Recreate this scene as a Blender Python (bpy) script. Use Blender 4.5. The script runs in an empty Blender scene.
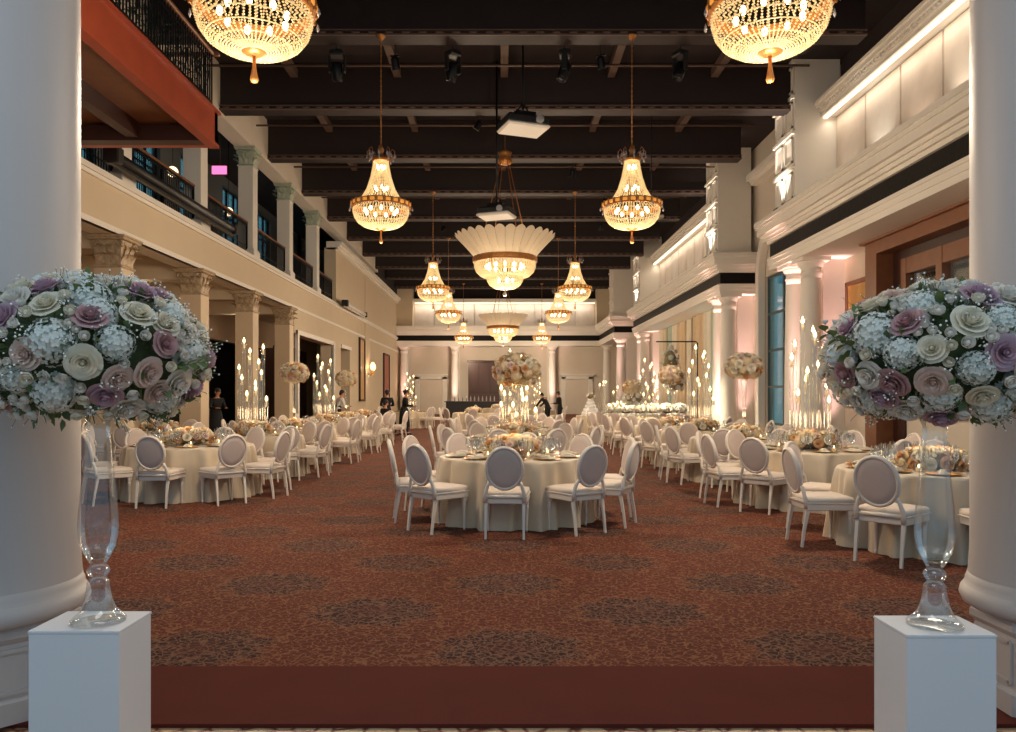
import bpy, math, random
from mathutils import Vector, Matrix, Quaternion
random.seed(7)
PI = math.pi
SC = bpy.context.scene
COL = SC.collection
H = 1.5                       # eye height
XL, XR, XC, DF = -8.47, 8.73, 0.13, 63.1
def T(x, y, z): return Matrix.Translation((x, y, z))
def RZ(a): return Matrix.Rotation(a, 4, 'Z')
def RX(a): return Matrix.Rotation(a, 4, 'X')
def RY(a): return Matrix.Rotation(a, 4, 'Y')
def S3(a, b, c): return Matrix.Diagonal((a, b, c, 1))

# ---------------------------------------------------------------- materials
def new_mat(name):
    m = bpy.data.materials.new(name); m.use_nodes = True
    nt = m.node_tree
    return m, nt, nt.nodes['Principled BSDF']
def lin(c):
    return tuple(((v/255)/12.92 if v/255 <= .04045 else ((v/255+.055)/1.055)**2.4) for v in c)
def pm(name, rgb, rough=.6, metal=0., var=.06, scale=8., bump=0., bscale=60., emit=None, es=0., sheen=0., spec=.5, trans=0., sss=0.):
    m, nt, b = new_mat(name)
    c = lin(rgb)
    N = nt.nodes
    tc = N.new('ShaderNodeTexCoord')
    nz = N.new('ShaderNodeTexNoise'); nz.inputs['Scale'].default_value = scale; nz.inputs['Detail'].default_value = 3
    nt.links.new(tc.outputs['Object'], nz.inputs['Vector'])
    mx = N.new('ShaderNodeMix'); mx.data_type = 'RGBA'
    mx.inputs['A'].default_value = (*[v*(1-var) for v in c], 1)
    mx.inputs['B'].default_value = (*[min(1, v*(1+var)) for v in c], 1)
    nt.links.new(nz.outputs['Fac'], mx.inputs['Factor'])
    nt.links.new(mx.outputs['Result'], b.inputs['Base Color'])
    b.inputs['Roughness'].default_value = rough
    b.inputs['Metallic'].default_value = metal
    b.inputs['Specular IOR Level'].default_value = spec
    if sheen: b.inputs['Sheen Weight'].default_value = sheen
    if trans: b.inputs['Transmission Weight'].default_value = trans
    if emit:
        b.inputs['Emission Color'].default_value = (*lin(emit), 1); b.inputs['Emission Strength'].default_value = es
    if bump:
        n2 = N.new('ShaderNodeTexNoise'); n2.inputs['Scale'].default_value = bscale; n2.inputs['Detail'].default_value = 4
        nt.links.new(tc.outputs['Object'], n2.inputs['Vector'])
        bp = N.new('ShaderNodeBump'); bp.inputs['Strength'].default_value = bump; bp.inputs['Distance'].default_value = .02
        nt.links.new(n2.outputs['Fac'], bp.inputs['Height']); nt.links.new(bp.outputs['Normal'], b.inputs['Normal'])
    return m
def translucent(name, rgb, fac=.35, rough=.6):
    m, nt, b = new_mat(name); N = nt.nodes
    c = (*lin(rgb), 1)
    b.inputs['Base Color'].default_value = c; b.inputs['Roughness'].default_value = rough
    nz = N.new('ShaderNodeTexNoise'); nz.inputs['Scale'].default_value = 30
    rp = N.new('ShaderNodeMix'); rp.data_type = 'RGBA'
    rp.inputs['A'].default_value = (*[v*.88 for v in c[:3]], 1); rp.inputs['B'].default_value = c
    nt.links.new(nz.outputs['Fac'], rp.inputs['Factor']); nt.links.new(rp.outputs['Result'], b.inputs['Base Color'])
    t = N.new('ShaderNodeBsdfTranslucent'); t.inputs['Color'].default_value = c
    mx = N.new('ShaderNodeMixShader'); mx.inputs['Fac'].default_value = fac
    out = N['Material Output']
    nt.links.new(b.outputs[0], mx.inputs[1]); nt.links.new(t.outputs[0], mx.inputs[2]); nt.links.new(mx.outputs[0], out.inputs['Surface'])
    return m
def thin_glass(name, tint=(.93, .95, .95), gloss=.16):
    m, nt, b = new_mat(name); N = nt.nodes; N.remove(b)
    t = N.new('ShaderNodeBsdfTransparent'); t.inputs['Color'].default_value = (*tint, 1)
    g = N.new('ShaderNodeBsdfGlossy'); g.inputs['Roughness'].default_value = .04; g.inputs['Color'].default_value = (1, 1, 1, 1)
    lw = N.new('ShaderNodeLayerWeight'); lw.inputs['Blend'].default_value = .35
    ma = N.new('ShaderNodeMath'); ma.operation = 'MULTIPLY_ADD'; ma.inputs[1].default_value = .75 if gloss < .5 else .42; ma.inputs[2].default_value = gloss*.12
    nt.links.new(lw.outputs['Fresnel'], ma.inputs[0])
    mx = N.new('ShaderNodeMixShader'); nt.links.new(ma.outputs[0], mx.inputs['Fac'])
    nt.links.new(t.outputs[0], mx.inputs[1]); nt.links.new(g.outputs[0], mx.inputs[2])
    nt.links.new(mx.outputs[0], N['Material Output'].inputs['Surface'])
    return m
def real_glass(name):
    m, nt, b = new_mat(name); N = nt.nodes; N.remove(b)
    g = N.new('ShaderNodeBsdfGlass'); g.inputs['IOR'].default_value = 1.45; g.inputs['Roughness'].default_value = 0
    g.inputs['Color'].default_value = (.97, .985, .98, 1)
    nt.links.new(g.outputs[0], N['Material Output'].inputs['Surface'])
    return m
def emitter(name, rgb, s):
    m, nt, b = new_mat(name); N = nt.nodes; N.remove(b)
    e = N.new('ShaderNodeEmission'); e.inputs['Color'].default_value = (*lin(rgb), 1); e.inputs['Strength'].default_value = s
    nt.links.new(e.outputs[0], N['Material Output'].inputs['Surface'])
    return m
M = {}
M['col_white'] = pm('col_white', (190, 184, 182), .5, var=.03, scale=2)
M['ped'] = pm('ped', (210, 212, 216), .55, var=.015, scale=3)
M['plaster'] = pm('plaster', (205, 186, 158), .75, var=.05, scale=1.2, bump=.05, bscale=20)
M['plaster2'] = pm('plaster2', (212, 200, 184), .7, var=.04, scale=1.2)
M['arch_white'] = pm('arch_white', (226, 219, 208), .55, var=.03, scale=2)
M['pilaster'] = pm('pilaster', (214, 190, 158), .6, var=.05, scale=2)
M['capital'] = pm('capital', (184, 160, 128), .5, var=.5, scale=12)
M['capital_up'] = pm('capital_up', (178, 186, 166), .55, var=.35, scale=9)
M['frieze'] = pm('frieze', (17, 12, 10), .6, var=.8, scale=7, bump=.6, bscale=7, spec=.2)
M['beam'] = pm('beam', (34, 21, 20), .6, var=.25, scale=2, bump=.2, bscale=8)
M['ceil'] = pm('ceil', (38, 25, 25), .85, var=.2, scale=1)
M['joist'] = pm('joist', (92, 72, 62), .6, var=.15, scale=3)
M['red_wood'] = pm('red_wood', (152, 66, 42), .4, var=.22, scale=2.5)
M['dark_wood'] = pm('dark_wood', (56, 27, 19), .45, var=.3, scale=4)
M['mid_wood'] = pm('mid_wood', (124, 76, 46), .42, var=.25, scale=5)
M['teal_frame'] = pm('teal_frame', (78, 96, 98), .5, var=.1)
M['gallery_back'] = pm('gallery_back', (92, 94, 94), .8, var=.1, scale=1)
M['iron'] = pm('iron', (24, 24, 26), .4, metal=.6, var=.1)
M['black'] = pm('black', (16, 15, 16), .5, var=.2)
M['black_cloth'] = pm('black_cloth', (18, 17, 19), .85, var=.2)
M['white_shirt'] = pm('white_shirt', (220, 214, 206), .8, var=.04)
M['skin'] = pm('skin', (190, 134, 104), .55, var=.05)
M['hair'] = pm('hair', (28, 20, 16), .6, var=.2)
M['chair_white'] = pm('chair_white', (216, 204, 190), .38, var=.03, scale=6)
M['chair_pad'] = pm('chair_pad', (190, 172, 162), .75, var=.06, scale=60, sheen=.3)
M['chair_seat'] = pm('chair_seat', (214, 198, 182), .7, var=.04, scale=60, sheen=.2)
M['cloth'] = pm('cloth', (190, 172, 146), .5, var=.05, scale=4, sheen=.3)
M['cloth_white'] = pm('cloth_white', (232, 230, 226), .6, var=.03)
M['china'] = pm('china', (230, 222, 206), .2, var=.02)
M['gold'] = pm('gold', (206, 150, 72), .28, metal=.9, var=.15, scale=20)
M['gold_matte'] = pm('gold_matte', (176, 118, 62), .4, metal=.5, var=.4, scale=30)
M['napkin'] = pm('napkin', (226, 214, 192), .8, var=.04)
M['wax'] = pm('wax', (240, 226, 196), .5, var=.02, emit=(255, 200, 130), es=.25)
M['flame'] = emitter('flame', (255, 212, 142), 12)
M['bulb'] = emitter('bulb', (255, 222, 160), 26)
M['crystal'] = pm('crystal', (176, 150, 108), .12, var=.5, scale=25, emit=(255, 212, 146), es=.6, spec=1.)  # emission puts the bulbs' light into the beads themselves
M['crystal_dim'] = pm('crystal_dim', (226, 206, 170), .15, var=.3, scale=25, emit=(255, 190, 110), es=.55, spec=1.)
M['glassy'] = pm('glassy', (200, 196, 200), .05, var=.2, spec=1., trans=.5)
M['shell'] = translucent('shell', (238, 222, 196), .45, .3)
M['vase'] = thin_glass('vase', (.95, .97, .97), .55)
M['glass'] = thin_glass('glass')
M['pane'] = thin_glass('pane', (.62, .86, .86), .1)
M['cyl'] = thin_glass('cyl', (.95, .95, .93), .5)
M['led'] = emitter('led', (255, 232, 196), 2.6)
M['led_small'] = emitter('led_small', (255, 200, 140), 3.0)
M['moss_warm'] = pm('moss_warm', (132, 116, 84), .9, var=.4, scale=25)
M['leaf_warm'] = translucent('leaf_warm', (146, 132, 92), .25, .5)
M['hyd_warm'] = translucent('hyd_warm', (232, 212, 176), .3)
M['leaf'] = translucent('leaf', (92, 112, 66), .25, .5)
M['leaf2'] = translucent('leaf2', (96, 112, 62), .25, .5)
M['moss'] = pm('moss', (74, 88, 56), .9, var=.5, scale=25)
M['rose_cream'] = translucent('rose_cream', (238, 230, 210), .3)
M['rose_white'] = translucent('rose_white', (238, 232, 222), .3)
M['rose_blush'] = translucent('rose_blush', (230, 206, 194), .3)
M['rose_lav'] = translucent('rose_lav', (204, 172, 186), .3)
M['rose_mauve'] = translucent('rose_mauve', (200, 160, 162), .3)
M['rose_peach'] = translucent('rose_peach', (222, 180, 136), .3)
M['hyd'] = translucent('hyd', (232, 236, 230), .3)
M['breath'] = pm('breath', (236, 236, 230), .8, var=.03)
M['stem'] = pm('stem', (84, 100, 58), .7, var=.2)
M['drape'] = pm('drape', (222, 200, 166), .8, var=.06, scale=3, sheen=.3)
M['drape_ivory'] = pm('drape_ivory', (234, 224, 204), .8, var=.06, scale=3)
M['pink_sign'] = emitter('pink_sign', (255, 120, 180), 1.6)
M['globe'] = emitter('globe', (255, 220, 170), 2.5)
M['drape_window_lit'] = pm('drape_window_lit', (186, 198, 182), .8, var=.06, scale=3)  # teal window light put into the fabric colour
M['paper'] = pm('paper', (196, 150, 84), .6, var=.35, scale=3)
M['panel'] = pm('panel', (206, 192, 178), .7, var=.22, scale=1.6, bump=.15, bscale=9)
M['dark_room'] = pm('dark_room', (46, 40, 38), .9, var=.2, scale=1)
M['projector'] = pm('projector', (206, 200, 190), .5, var=.05)
M['cake'] = pm('cake', (236, 232, 228), .5, var=.02)

def carpet_mat():
    m, nt, b = new_mat('carpet_pattern'); N = nt.nodes; L = nt.links
    def math_(op, a, c=None, d=None):
        n = N.new('ShaderNodeMath'); n.operation = op
        for i, v in enumerate((a, c, d)):
            if v is None: continue
            if isinstance(v, (int, float)): n.inputs[i].default_value = v
            else: L.new(v, n.inputs[i])
        return n.outputs[0]
    tc = N.new('ShaderNodeTexCoord'); sp = N.new('ShaderNodeSeparateXYZ'); L.new(tc.outputs['Object'], sp.inputs[0])
    X, Y = sp.outputs[0], sp.outputs[1]
    PX, PY, X0, Y0 = 1.86, 1.56, .05, 4.52
    def cell(ox, oy):
        fx = math_('SUBTRACT', math_('FRACT', math_('ADD', math_('DIVIDE', math_('SUBTRACT', X, X0+ox), PX), 100.5)), .5)
        fy = math_('SUBTRACT', math_('FRACT', math_('ADD', math_('DIVIDE', math_('SUBTRACT', Y, Y0+oy), PY), 100.5)), .5)
        ux = math_('MULTIPLY', fx, PX/.44); uy = math_('MULTIPLY', fy, PY/.36)
        r = math_('SQRT', math_('ADD', math_('MULTIPLY', ux, ux), math_('MULTIPLY', uy, uy)))
        a = math_('ARCTAN2', uy, ux)
        pet = math_('MULTIPLY', math_('COSINE', math_('MULTIPLY', a, 8)), .10)
        return math_('ADD', r, pet), a
    r1, a1 = cell(0, 0); r2, a2 = cell(PX/2, PY/2)
    r = math_('MINIMUM', r1, r2)
    # voronoi scroll-work
    vo = N.new('ShaderNodeTexVoronoi'); vo.feature = 'DISTANCE_TO_EDGE'; vo.inputs['Scale'].default_value = 21
    nz = N.new('ShaderNodeTexNoise'); nz.inputs['Scale'].default_value = 9; nz.inputs['Detail'].default_value = 4
    ad = N.new('ShaderNodeVectorMath'); ad.operation = 'MULTIPLY_ADD'; ad.inputs[1].default_value = (.12, .12, 0)
    L.new(tc.outputs['Object'], nz.inputs['Vector']); L.new(nz.outputs['Color'], ad.inputs[0]); L.new(tc.outputs['Object'], ad.inputs[2]); L.new(ad.outputs[0], vo.inputs['Vector'])
    n2 = N.new('ShaderNodeTexNoise'); n2.inputs['Scale'].default_value = 36; n2.inputs['Detail'].default_value = 3; n2.inputs['Distortion'].default_value = 1.2
    L.new(tc.outputs['Object'], n2.inputs['Vector'])
    n3 = N.new('ShaderNodeTexNoise'); n3.inputs['Scale'].default_value = 1.1; L.new(tc.outputs['Object'], n3.inputs['Vector'])
    def mixc(f, A, B):
        n = N.new('ShaderNodeMix'); n.data_type = 'RGBA'
        L.new(f, n.inputs['Factor'])
        for k, v in (('A', A), ('B', B)):
            if isinstance(v, tuple): n.inputs[k].default_value = (*lin(v), 1)
            else: L.new(v, n.inputs[k])
        return n.outputs['Result']
    def ramp(v, a, c):
        n = N.new('ShaderNodeMapRange'); n.clamp = True
        L.new(v, n.inputs[0]); n.inputs[1].default_value = a; n.inputs[2].default_value = c
        return n.outputs[0]
    line = ramp(vo.outputs['Distance'], .11, .03)
    spk = ramp(n2.outputs['Fac'], .50, .60)
    field = mixc(ramp(n3.outputs['Fac'], .35, .65), (94, 48, 37), (82, 46, 37))
    field = mixc(math_('MULTIPLY', line, .72), field, (138, 94, 68))
    field = mixc(math_('MULTIPLY', spk, .6), field, (74, 34, 28))
    med = mixc(spk, (42, 28, 29), (96, 68, 60))
    med = mixc(math_('MULTIPLY', line, .6), med, (136, 100, 78))
    core = ramp(r, .38, .28)
    med = mixc(math_('MULTIPLY', core, .3), med, (96, 54, 46))
    r = math_('ADD', r, math_('MULTIPLY', math_('SUBTRACT', n2.outputs['Fac'], .5), .9))
    inm = math_('MULTIPLY', ramp(r, 1.03, .88), .86)
    c = mixc(inm, field, med)
    ring = math_('MULTIPLY', ramp(r, .92, .98), ramp(r, 1.12, 1.04))
    c = mixc(math_('MULTIPLY', ring, .22), c, (158, 108, 78))
    L.new(c, b.inputs['Base Color']); b.inputs['Roughness'].default_value = .95; b.inputs['Specular IOR Level'].default_value = .1
    return m
M['carpet'] = carpet_mat()
M['carpet_plain'] = pm('carpet_plain', (84, 38, 30), .95, var=.16, scale=3, spec=.1)
def tile_mat():
    m, nt, b = new_mat('mosaic'); N = nt.nodes; L = nt.links
    tc = N.new('ShaderNodeTexCoord'); vo = N.new('ShaderNodeTexVoronoi'); vo.feature = 'DISTANCE_TO_EDGE'; vo.inputs['Scale'].default_value = 9
    L.new(tc.outputs['Object'], vo.inputs['Vector'])
    mr = N.new('ShaderNodeMapRange'); L.new(vo.outputs['Distance'], mr.inputs[0]); mr.inputs[1].default_value = .02; mr.inputs[2].default_value = .12
    mx = N.new('ShaderNodeMix'); mx.data_type = 'RGBA'; L.new(mr.outputs[0], mx.inputs['Factor'])
    mx.inputs['A'].default_value = (*lin((112, 62, 48)), 1); mx.inputs['B'].default_value = (*lin((198, 164, 128)), 1)
    L.new(mx.outputs['Result'], b.inputs['Base Color']); b.inputs['Roughness'].default_value = .4
    return m
M['mosaic'] = tile_mat()

# ---------------------------------------------------------------- mesh builder
class MB:
    def __init__(s): s.v = []; s.f = []; s.m = []; s.s = []
    def add(s, vs, fs, Mx=None, mi=0, smooth=False):
        o = len(s.v)
        if Mx is not None: vs = [tuple(Mx @ Vector(p)) for p in vs]
        s.v += [tuple(p) for p in vs]
        for f in fs: s.f.append(tuple(i+o for i in f)); s.m.append(mi); s.s.append(smooth)
        return s
    def merge(s, o, Mx=None, mi=None):
        k = len(s.v)
        s.v += [tuple(Mx @ Vector(p)) for p in o.v] if Mx is not None else list(o.v)
        for f, m_, sm in zip(o.f, o.m, o.s): s.f.append(tuple(i+k for i in f)); s.m.append(m_ if mi is None else mi); s.s.append(sm)
        return s
    def box(s, c, d, Mx=None, mi=0, bev=0.):
        x, y, z = c; a, b, e = d[0]/2, d[1]/2, d[2]/2
        if bev <= 0:
            vs = [(x+i*a, y+j*b, z+k*e) for i in (-1, 1) for j in (-1, 1) for k in (-1, 1)]
            fs = [(0, 1, 3, 2), (4, 6, 7, 5), (0, 4, 5, 1), (2, 3, 7, 6), (0, 2, 6, 4), (1, 5, 7, 3)]
            return s.add(vs, fs, Mx, mi)
        # chamfered box: stacked rings with cut corners
        q = min(bev, a*.9, b*.9, e*.9)
        def ring(aa, bb, zz, ch):
            return [(x+aa-ch, y-bb, zz), (x+aa, y-bb+ch, zz), (x+aa, y+bb-ch, zz), (x+aa-ch, y+bb, zz),
                    (x-aa+ch, y+bb, zz), (x-aa, y+bb-ch, zz), (x-aa, y-bb+ch, zz), (x-aa+ch, y-bb, zz)]
        rs = [ring(a-q, b-q, z-e, q*.3), ring(a, b, z-e+q, q), ring(a, b, z+e-q, q), ring(a-q, b-q, z+e, q*.3)]
        vs = [p for r in rs for p in r]; fs = []
        for k in range(3):
            for i in range(8): j = (i+1) % 8; fs.append((k*8+i, k*8+j, k*8+8+j, k*8+8+i))
        fs += [tuple(reversed(range(8))), tuple(range(24, 32))]
        return s.add(vs, fs, Mx, mi)
    def b2(s, x0, x1, y0, y1, z0, z1, mi=0, bev=0.):
        return s.box(((x0+x1)/2, (y0+y1)/2, (z0+z1)/2), (abs(x1-x0), abs(y1-y0), abs(z1-z0)), None, mi, bev)
    def lathe(s, prof, seg=24, Mx=None, mi=0, smooth=True, cap=True, sx=1., sy=1., rf=None):
        vs = []; fs = []; n = len(prof)
        for k, (r, z) in enumerate(prof):
            for i in range(seg):
                a = 2*PI*i/seg; q = r*(rf(a, k) if rf else 1)
                vs.append((q*math.cos(a)*sx, q*math.sin(a)*sy, z))
        for k in range(n-1):
            for i in range(seg):
                j = (i+1) % seg; fs.append((k*seg+i, k*seg+j, (k+1)*seg+j, (k+1)*seg+i))
        if cap:
            if prof[0][0] > 1e-5: fs.append(tuple(reversed(range(seg))))
            if prof[-1][0] > 1e-5: fs.append(tuple((n-1)*seg+i for i in range(seg)))
        return s.add(vs, fs, Mx, mi, smooth)
    def tube(s, pts, r, seg=8, Mx=None, mi=0, closed=False, cap=True, smooth=True, sq=None):
        P = [Vector(p) for p in pts]; n = len(P)
        R = r if isinstance(r, (list, tuple)) else [r]*n
        vs = []; fs = []; up = None
        for k in range(n):
            if closed: t = P[(k+1) % n]-P[k-1]
            else: t = P[min(k+1, n-1)]-P[max(k-1, 0)]
            t.normalize()
            if up is None:
                up = Vector((0, 0, 1)) if abs(t.z) < .9 else Vector((1, 0, 0))
            a = t.cross(up)
            if a.length < 1e-6: a = t.orthogonal()
            a.normalize(); b = a.cross(t).normalized(); up = b
            for i in range(seg):
                w = 2*PI*i/seg + (PI/4 if seg == 4 else 0)
                ca, sa = math.cos(w), math.sin(w)
                if sq: ca *= sq[0]; sa *= sq[1]
                vs.append(P[k]+(a*ca+b*sa)*R[k])
        for k in range(n if closed else n-1):
            for i in range(seg):
                j = (i+1) % seg; q = (k+1) % n
                fs.append((k*seg+i, k*seg+j, q*seg+j, q*seg+i))
        if cap and not closed:
            fs.append(tuple(reversed(range(seg)))); fs.append(tuple((n-1)*seg+i for i in range(seg)))
        return s.add(vs, fs, Mx, mi, smooth)
    def ell(s, c, r, seg=12, rings=8, Mx=None, mi=0):
        if isinstance(r, (int, float)): r = (r, r, r)
        prof = [(max(1e-6, math.sin(PI*k/rings)), -math.cos(PI*k/rings)) for k in range(rings+1)]
        vs = []; fs = []
        vs.append((c[0], c[1], c[2]-r[2]))
        for k in range(1, rings):
            for i in range(seg):
                a = 2*PI*i/seg; q = math.sin(PI*k/rings)
                vs.append((c[0]+r[0]*q*math.cos(a), c[1]+r[1]*q*math.sin(a), c[2]-r[2]*math.cos(PI*k/rings)))
        vs.append((c[0], c[1], c[2]+r[2])); e = len(vs)-1
        for i in range(seg):
            j = (i+1) % seg
            fs.append((0, 1+j, 1+i)); fs.append((e, e-seg+i, e-seg+j))
            for k in range(rings-2): o = 1+k*seg; fs.append((o+i, o+j, o+seg+j, o+seg+i))
        return s.add(vs, fs, Mx, mi, True)
    def octa(s, c, r, mi=0):
        x, y, z = c
        return s.add([(x+r, y, z), (x, y+r, z), (x-r, y, z), (x, y-r, z), (x, y, z+r), (x, y, z-r)],
                     [(0, 1, 4), (1, 2, 4), (2, 3, 4), (3, 0, 4), (1, 0, 5), (2, 1, 5), (3, 2, 5), (0, 3, 5)], None, mi, True)
    def prismY(s, poly, y0, y1, mi=0):   # polygon in XZ swept along Y
        n = len(poly); vs = [(x, y0, z) for x, z in poly]+[(x, y1, z) for x, z in poly]
        fs = [tuple(range(n)), tuple(reversed(range(n, 2*n)))]+[(i, (i+1) % n+0, (i+1) % n+n, i+n) for i in range(n)]
        return s.add(vs, fs, None, mi)
    def mesh(s, name, mats):
        me = bpy.data.meshes.new(name); me.from_pydata(s.v, [], s.f)
        if not isinstance(mats, (list, tuple)): mats = [mats]
        for m_ in mats: me.materials.append(M[m_] if isinstance(m_, str) else m_)
        me.polygons.foreach_set('material_index', s.m); me.polygons.foreach_set('use_smooth', s.s)
        me.update(); return me
    def build(s, name, mats, parent=None):
        return put(name, s.mesh(name, mats), parent)
    def islands(s):
        p = list(range(len(s.v)))
        def fd(a):
            while p[a] != a: p[a] = p[p[a]]; a = p[a]
            return a
        for f in s.f:
            r = fd(f[0])
            for q in f[1:]: p[fd(q)] = r
        g = {}
        for i, f in enumerate(s.f): g.setdefault(fd(f[0]), []).append(i)
        out = []
        for ids in g.values():
            m = MB(); mp = {}
            for i in ids:
                for q in s.f[i]:
                    if q not in mp: mp[q] = len(m.v); m.v.append(s.v[q])
                m.f.append(tuple(mp[q] for q in s.f[i])); m.m.append(s.m[i]); m.s.append(s.s[i])
            out.append(m)
        return out
    def build_each(s, name, mats, parent=None):
        return [m.build(name, mats, parent) for m in s.islands()]
def put(name, me, parent=None, Mx=None):
    o = bpy.data.objects.new(name, me); COL.objects.link(o)
    if parent is not None: o.parent = parent
    if Mx is not None: o.matrix_local = Mx
    return o
def tag(o, label=None, cat=None, group=None, kind=None):
    if label: o['label'] = label
    if cat: o['category'] = cat
    if group: o['group'] = group
    if kind: o['kind'] = kind
    return o
def thing(name, label, cat, loc=(0, 0, 0), rz=0., group=None):
    o = bpy.data.objects.new(name, None); COL.objects.link(o); o.empty_display_size = .1
    o.location = loc; o.rotation_euler = (0, 0, rz)
    return tag(o, label, cat, group)
def struct(name, mb, mat):
    o = mb.build(name, mat); o['kind'] = 'structure'; return o
def dup(root, loc, rz=0., label=None, group=None, scale=None):
    r = root.copy(); COL.objects.link(r); r.location = loc; r.rotation_euler = (0, 0, rz)
    if scale: r.scale = scale if isinstance(scale, tuple) else (scale,)*3
    if label: r['label'] = label
    if group: r['group'] = group
    for ch in KIDS.get(root.name, root.children):
        c = ch.copy(); COL.objects.link(c); c.parent = r
        for g in KIDS.get(ch.name, ch.children):
            d = g.copy(); COL.objects.link(d); d.parent = c
    return r
KIDS = {}
def remember(root):          # cache the children once: obj.children scans the whole scene
    KIDS[root.name] = list(root.children)
    for c in KIDS[root.name]: KIDS[c.name] = list(c.children)
    return root
def light(kind, name, loc, power, color=(1, .78, .52), size=.2, rot=None, sizey=None, angle=None, blend=.6, spread=None):
    l = bpy.data.lights.new(name, kind); l.energy = power; l.color = color
    if kind in ('POINT', 'SPOT'): l.shadow_soft_size = size
    if kind == 'AREA':
        l.size = size
        if sizey: l.shape = 'RECTANGLE'; l.size_y = sizey
        if spread: l.spread = spread
    if kind == 'SPOT': l.spot_size = angle or 1.; l.spot_blend = blend
    o = bpy.data.objects.new(name, l); COL.objects.link(o); o.location = loc
    if rot: o.rotation_euler = rot
    return o
ORD = ['first', 'second', 'third', 'fourth', 'fifth', 'sixth', 'seventh', 'eighth', 'ninth', 'tenth', 'eleventh', 'twelfth', 'thirteenth']
# ================================================================ ROOM SHELL
WARM = (1, .81, .60); PINK = (1, .58, .53)
m = MB(); m.b2(-14, 14, -3, 66, -.3, -.02); struct('floor', m, 'mosaic')
m = MB(); m.b2(-12.6, 10.25, 4.22, 63.05, -.018, 0); struct('floor', m, 'carpet')['label'] = 'russet carpet with dark flower medallions'
m = MB(); m.b2(-12.6, 10.25, 3.475, 4.22, -.018, 0); struct('trim_15', m, 'carpet_plain')['label'] = 'plain maroon carpet border strip'
m = MB(); m.b2(-13, 10.6, 3.0, 64, 11.5, 11.7); struct('ceiling', m, 'ceil')

# beams across the hall
ybeam = [18.17+4.715*k for k in range(-2, 10)]
for i, y in enumerate(ybeam):
    t = thing('ceiling_beam', f'dark timber beam crossing the ceiling, {ORD[i]} from the entrance', 'beam', (XC, y, 10.1), 0, 'dark ceiling beams')
    w = XR-XL; xw = w+ (3.2 if i < 9 else 0)
    m = MB(); m.box((0, .22, .75), (w, .38, 1.3)); m.box((0, .22, .08), (w, .46, .16)); m.box((0, .22, 1.34), (w, .6, .12))
    m.build('timber', 'beam', t)
    m = MB(); m.box((0, -.045, .02), (w, .05, .04)); m.box((0, -.045, .13), (w, .05, .03))
    for k in range(43):                       # carved scroll band
        x = -w/2+.2+k*(w-.4)/42
        m.ell((x, -.05, .075), (.12, .03, .035), 6, 4)
    o = m.build('carved_edge', 'joist', t); o['label'] = 'pale carved scroll edge'
m = MB()
for i in range(len(ybeam)-1):
    for x in (-6.2, -3.1, 0.1, 3.3, 6.4):
        m.b2(x-.11, x+.11, ybeam[i]+.5, ybeam[i+1]-.1, 11.05, 11.3)
struct('trim_1', m, 'joist')
m = MB()
for i in range(len(ybeam)-1):
    for dy in (1.7, 3.1):
        m.tube([(XL+.1, ybeam[i]+dy, 10.75), (XR-.1, ybeam[i]+dy, 10.75)], .035, 6)
struct('trim_2', m, 'joist')

# ---- left side: arcade below, gallery above
ypil = [16.94+4.5*k for k in range(-3, 4)]     # near corners of the pillars
ZC = H+.423*8.47; ZL = H+.552*8.47             # capital top, gallery ledge
m = MB(); m.b2(XL-.6, XL, 4.0, 31.1, ZC, ZL)
m.b2(XL-.6, XL, 31.1, DF, 0+4.1, ZL)
m.b2(XL-.6, XL, 38.2, 40.2, 0, 4.1); m.b2(XL-.6, XL, 42.6, DF, 0, 4.1)
m.b2(XL-.6, XL, 39.0, DF, ZL, H+.9*8.47)
m.b2(XL-.12, XL+.05, 47.2, 48.6, 0, H+.9*8.47)
struct('wall_left', m, 'plaster')
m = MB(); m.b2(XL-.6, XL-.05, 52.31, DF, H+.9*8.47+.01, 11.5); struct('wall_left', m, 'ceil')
m = MB()
m.b2(XL-.62, XL+.12, 4.0, DF, ZL-.04, ZL+.08); m.b2(XL-.62, XL+.07, 4.0, DF, ZL-.12, ZL-.04)
m.b2(XL-.1, XL+.03, 4.0, DF, ZC-.0, ZC+.12)
zt = H+.9*8.47
m.b2(XL-.5, XL+.3, 39, DF, zt+.16, zt+.32); m.b2(XL-.5, XL+.2, 39, DF, zt+.06, zt+.16); m.b2(XL-.5, XL+.1, 39, DF, zt-.1, zt+.06)
m.b2(XL-.05, XL+.09, 31.4, 31.62, 0, 4.22); m.b2(XL-.05, XL+.07, 31.4, 38.4, 4.05, 4.24); m.b2(XL-.05, XL+.09, 38.2, 38.42, 0, 4.2)
m.b2(XL-.05, XL+.07, 40.2, 42.8, 4.05, 4.24)
struct('trim_3', m, 'arch_white')
# aisle behind the arcade
m = MB(); m.b2(-12.9, -12.6, 4, 28.0, 0, ZC+.4); m.b2(-12.9, -12.6, 28, 37.5, 4.0, ZC+.4); m.b2(-12.9, -12.6, 37.5, 39.5, 0, ZC+.4); m.b2(-12.9, -12.6, 39.5, 52, 0, ZC+.4)
m.b2(-12.9, XL-.6, 52, 52.3, 0, ZC+.4)
m.b2(-12.9, XL-.6, 4, 52.3, ZC+.38, ZC+.6)
struct('wall_left', m, 'plaster')
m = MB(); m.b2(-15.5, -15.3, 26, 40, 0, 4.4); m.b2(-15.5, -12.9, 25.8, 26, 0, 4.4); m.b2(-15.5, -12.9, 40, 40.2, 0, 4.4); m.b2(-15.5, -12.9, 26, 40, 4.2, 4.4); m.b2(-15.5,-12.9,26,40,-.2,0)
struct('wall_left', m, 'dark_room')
m = MB()
for y in ypil: m.b2(-12.6, XL-.6, y+.05, y+.53, ZC-.28, ZC+.38)
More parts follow.
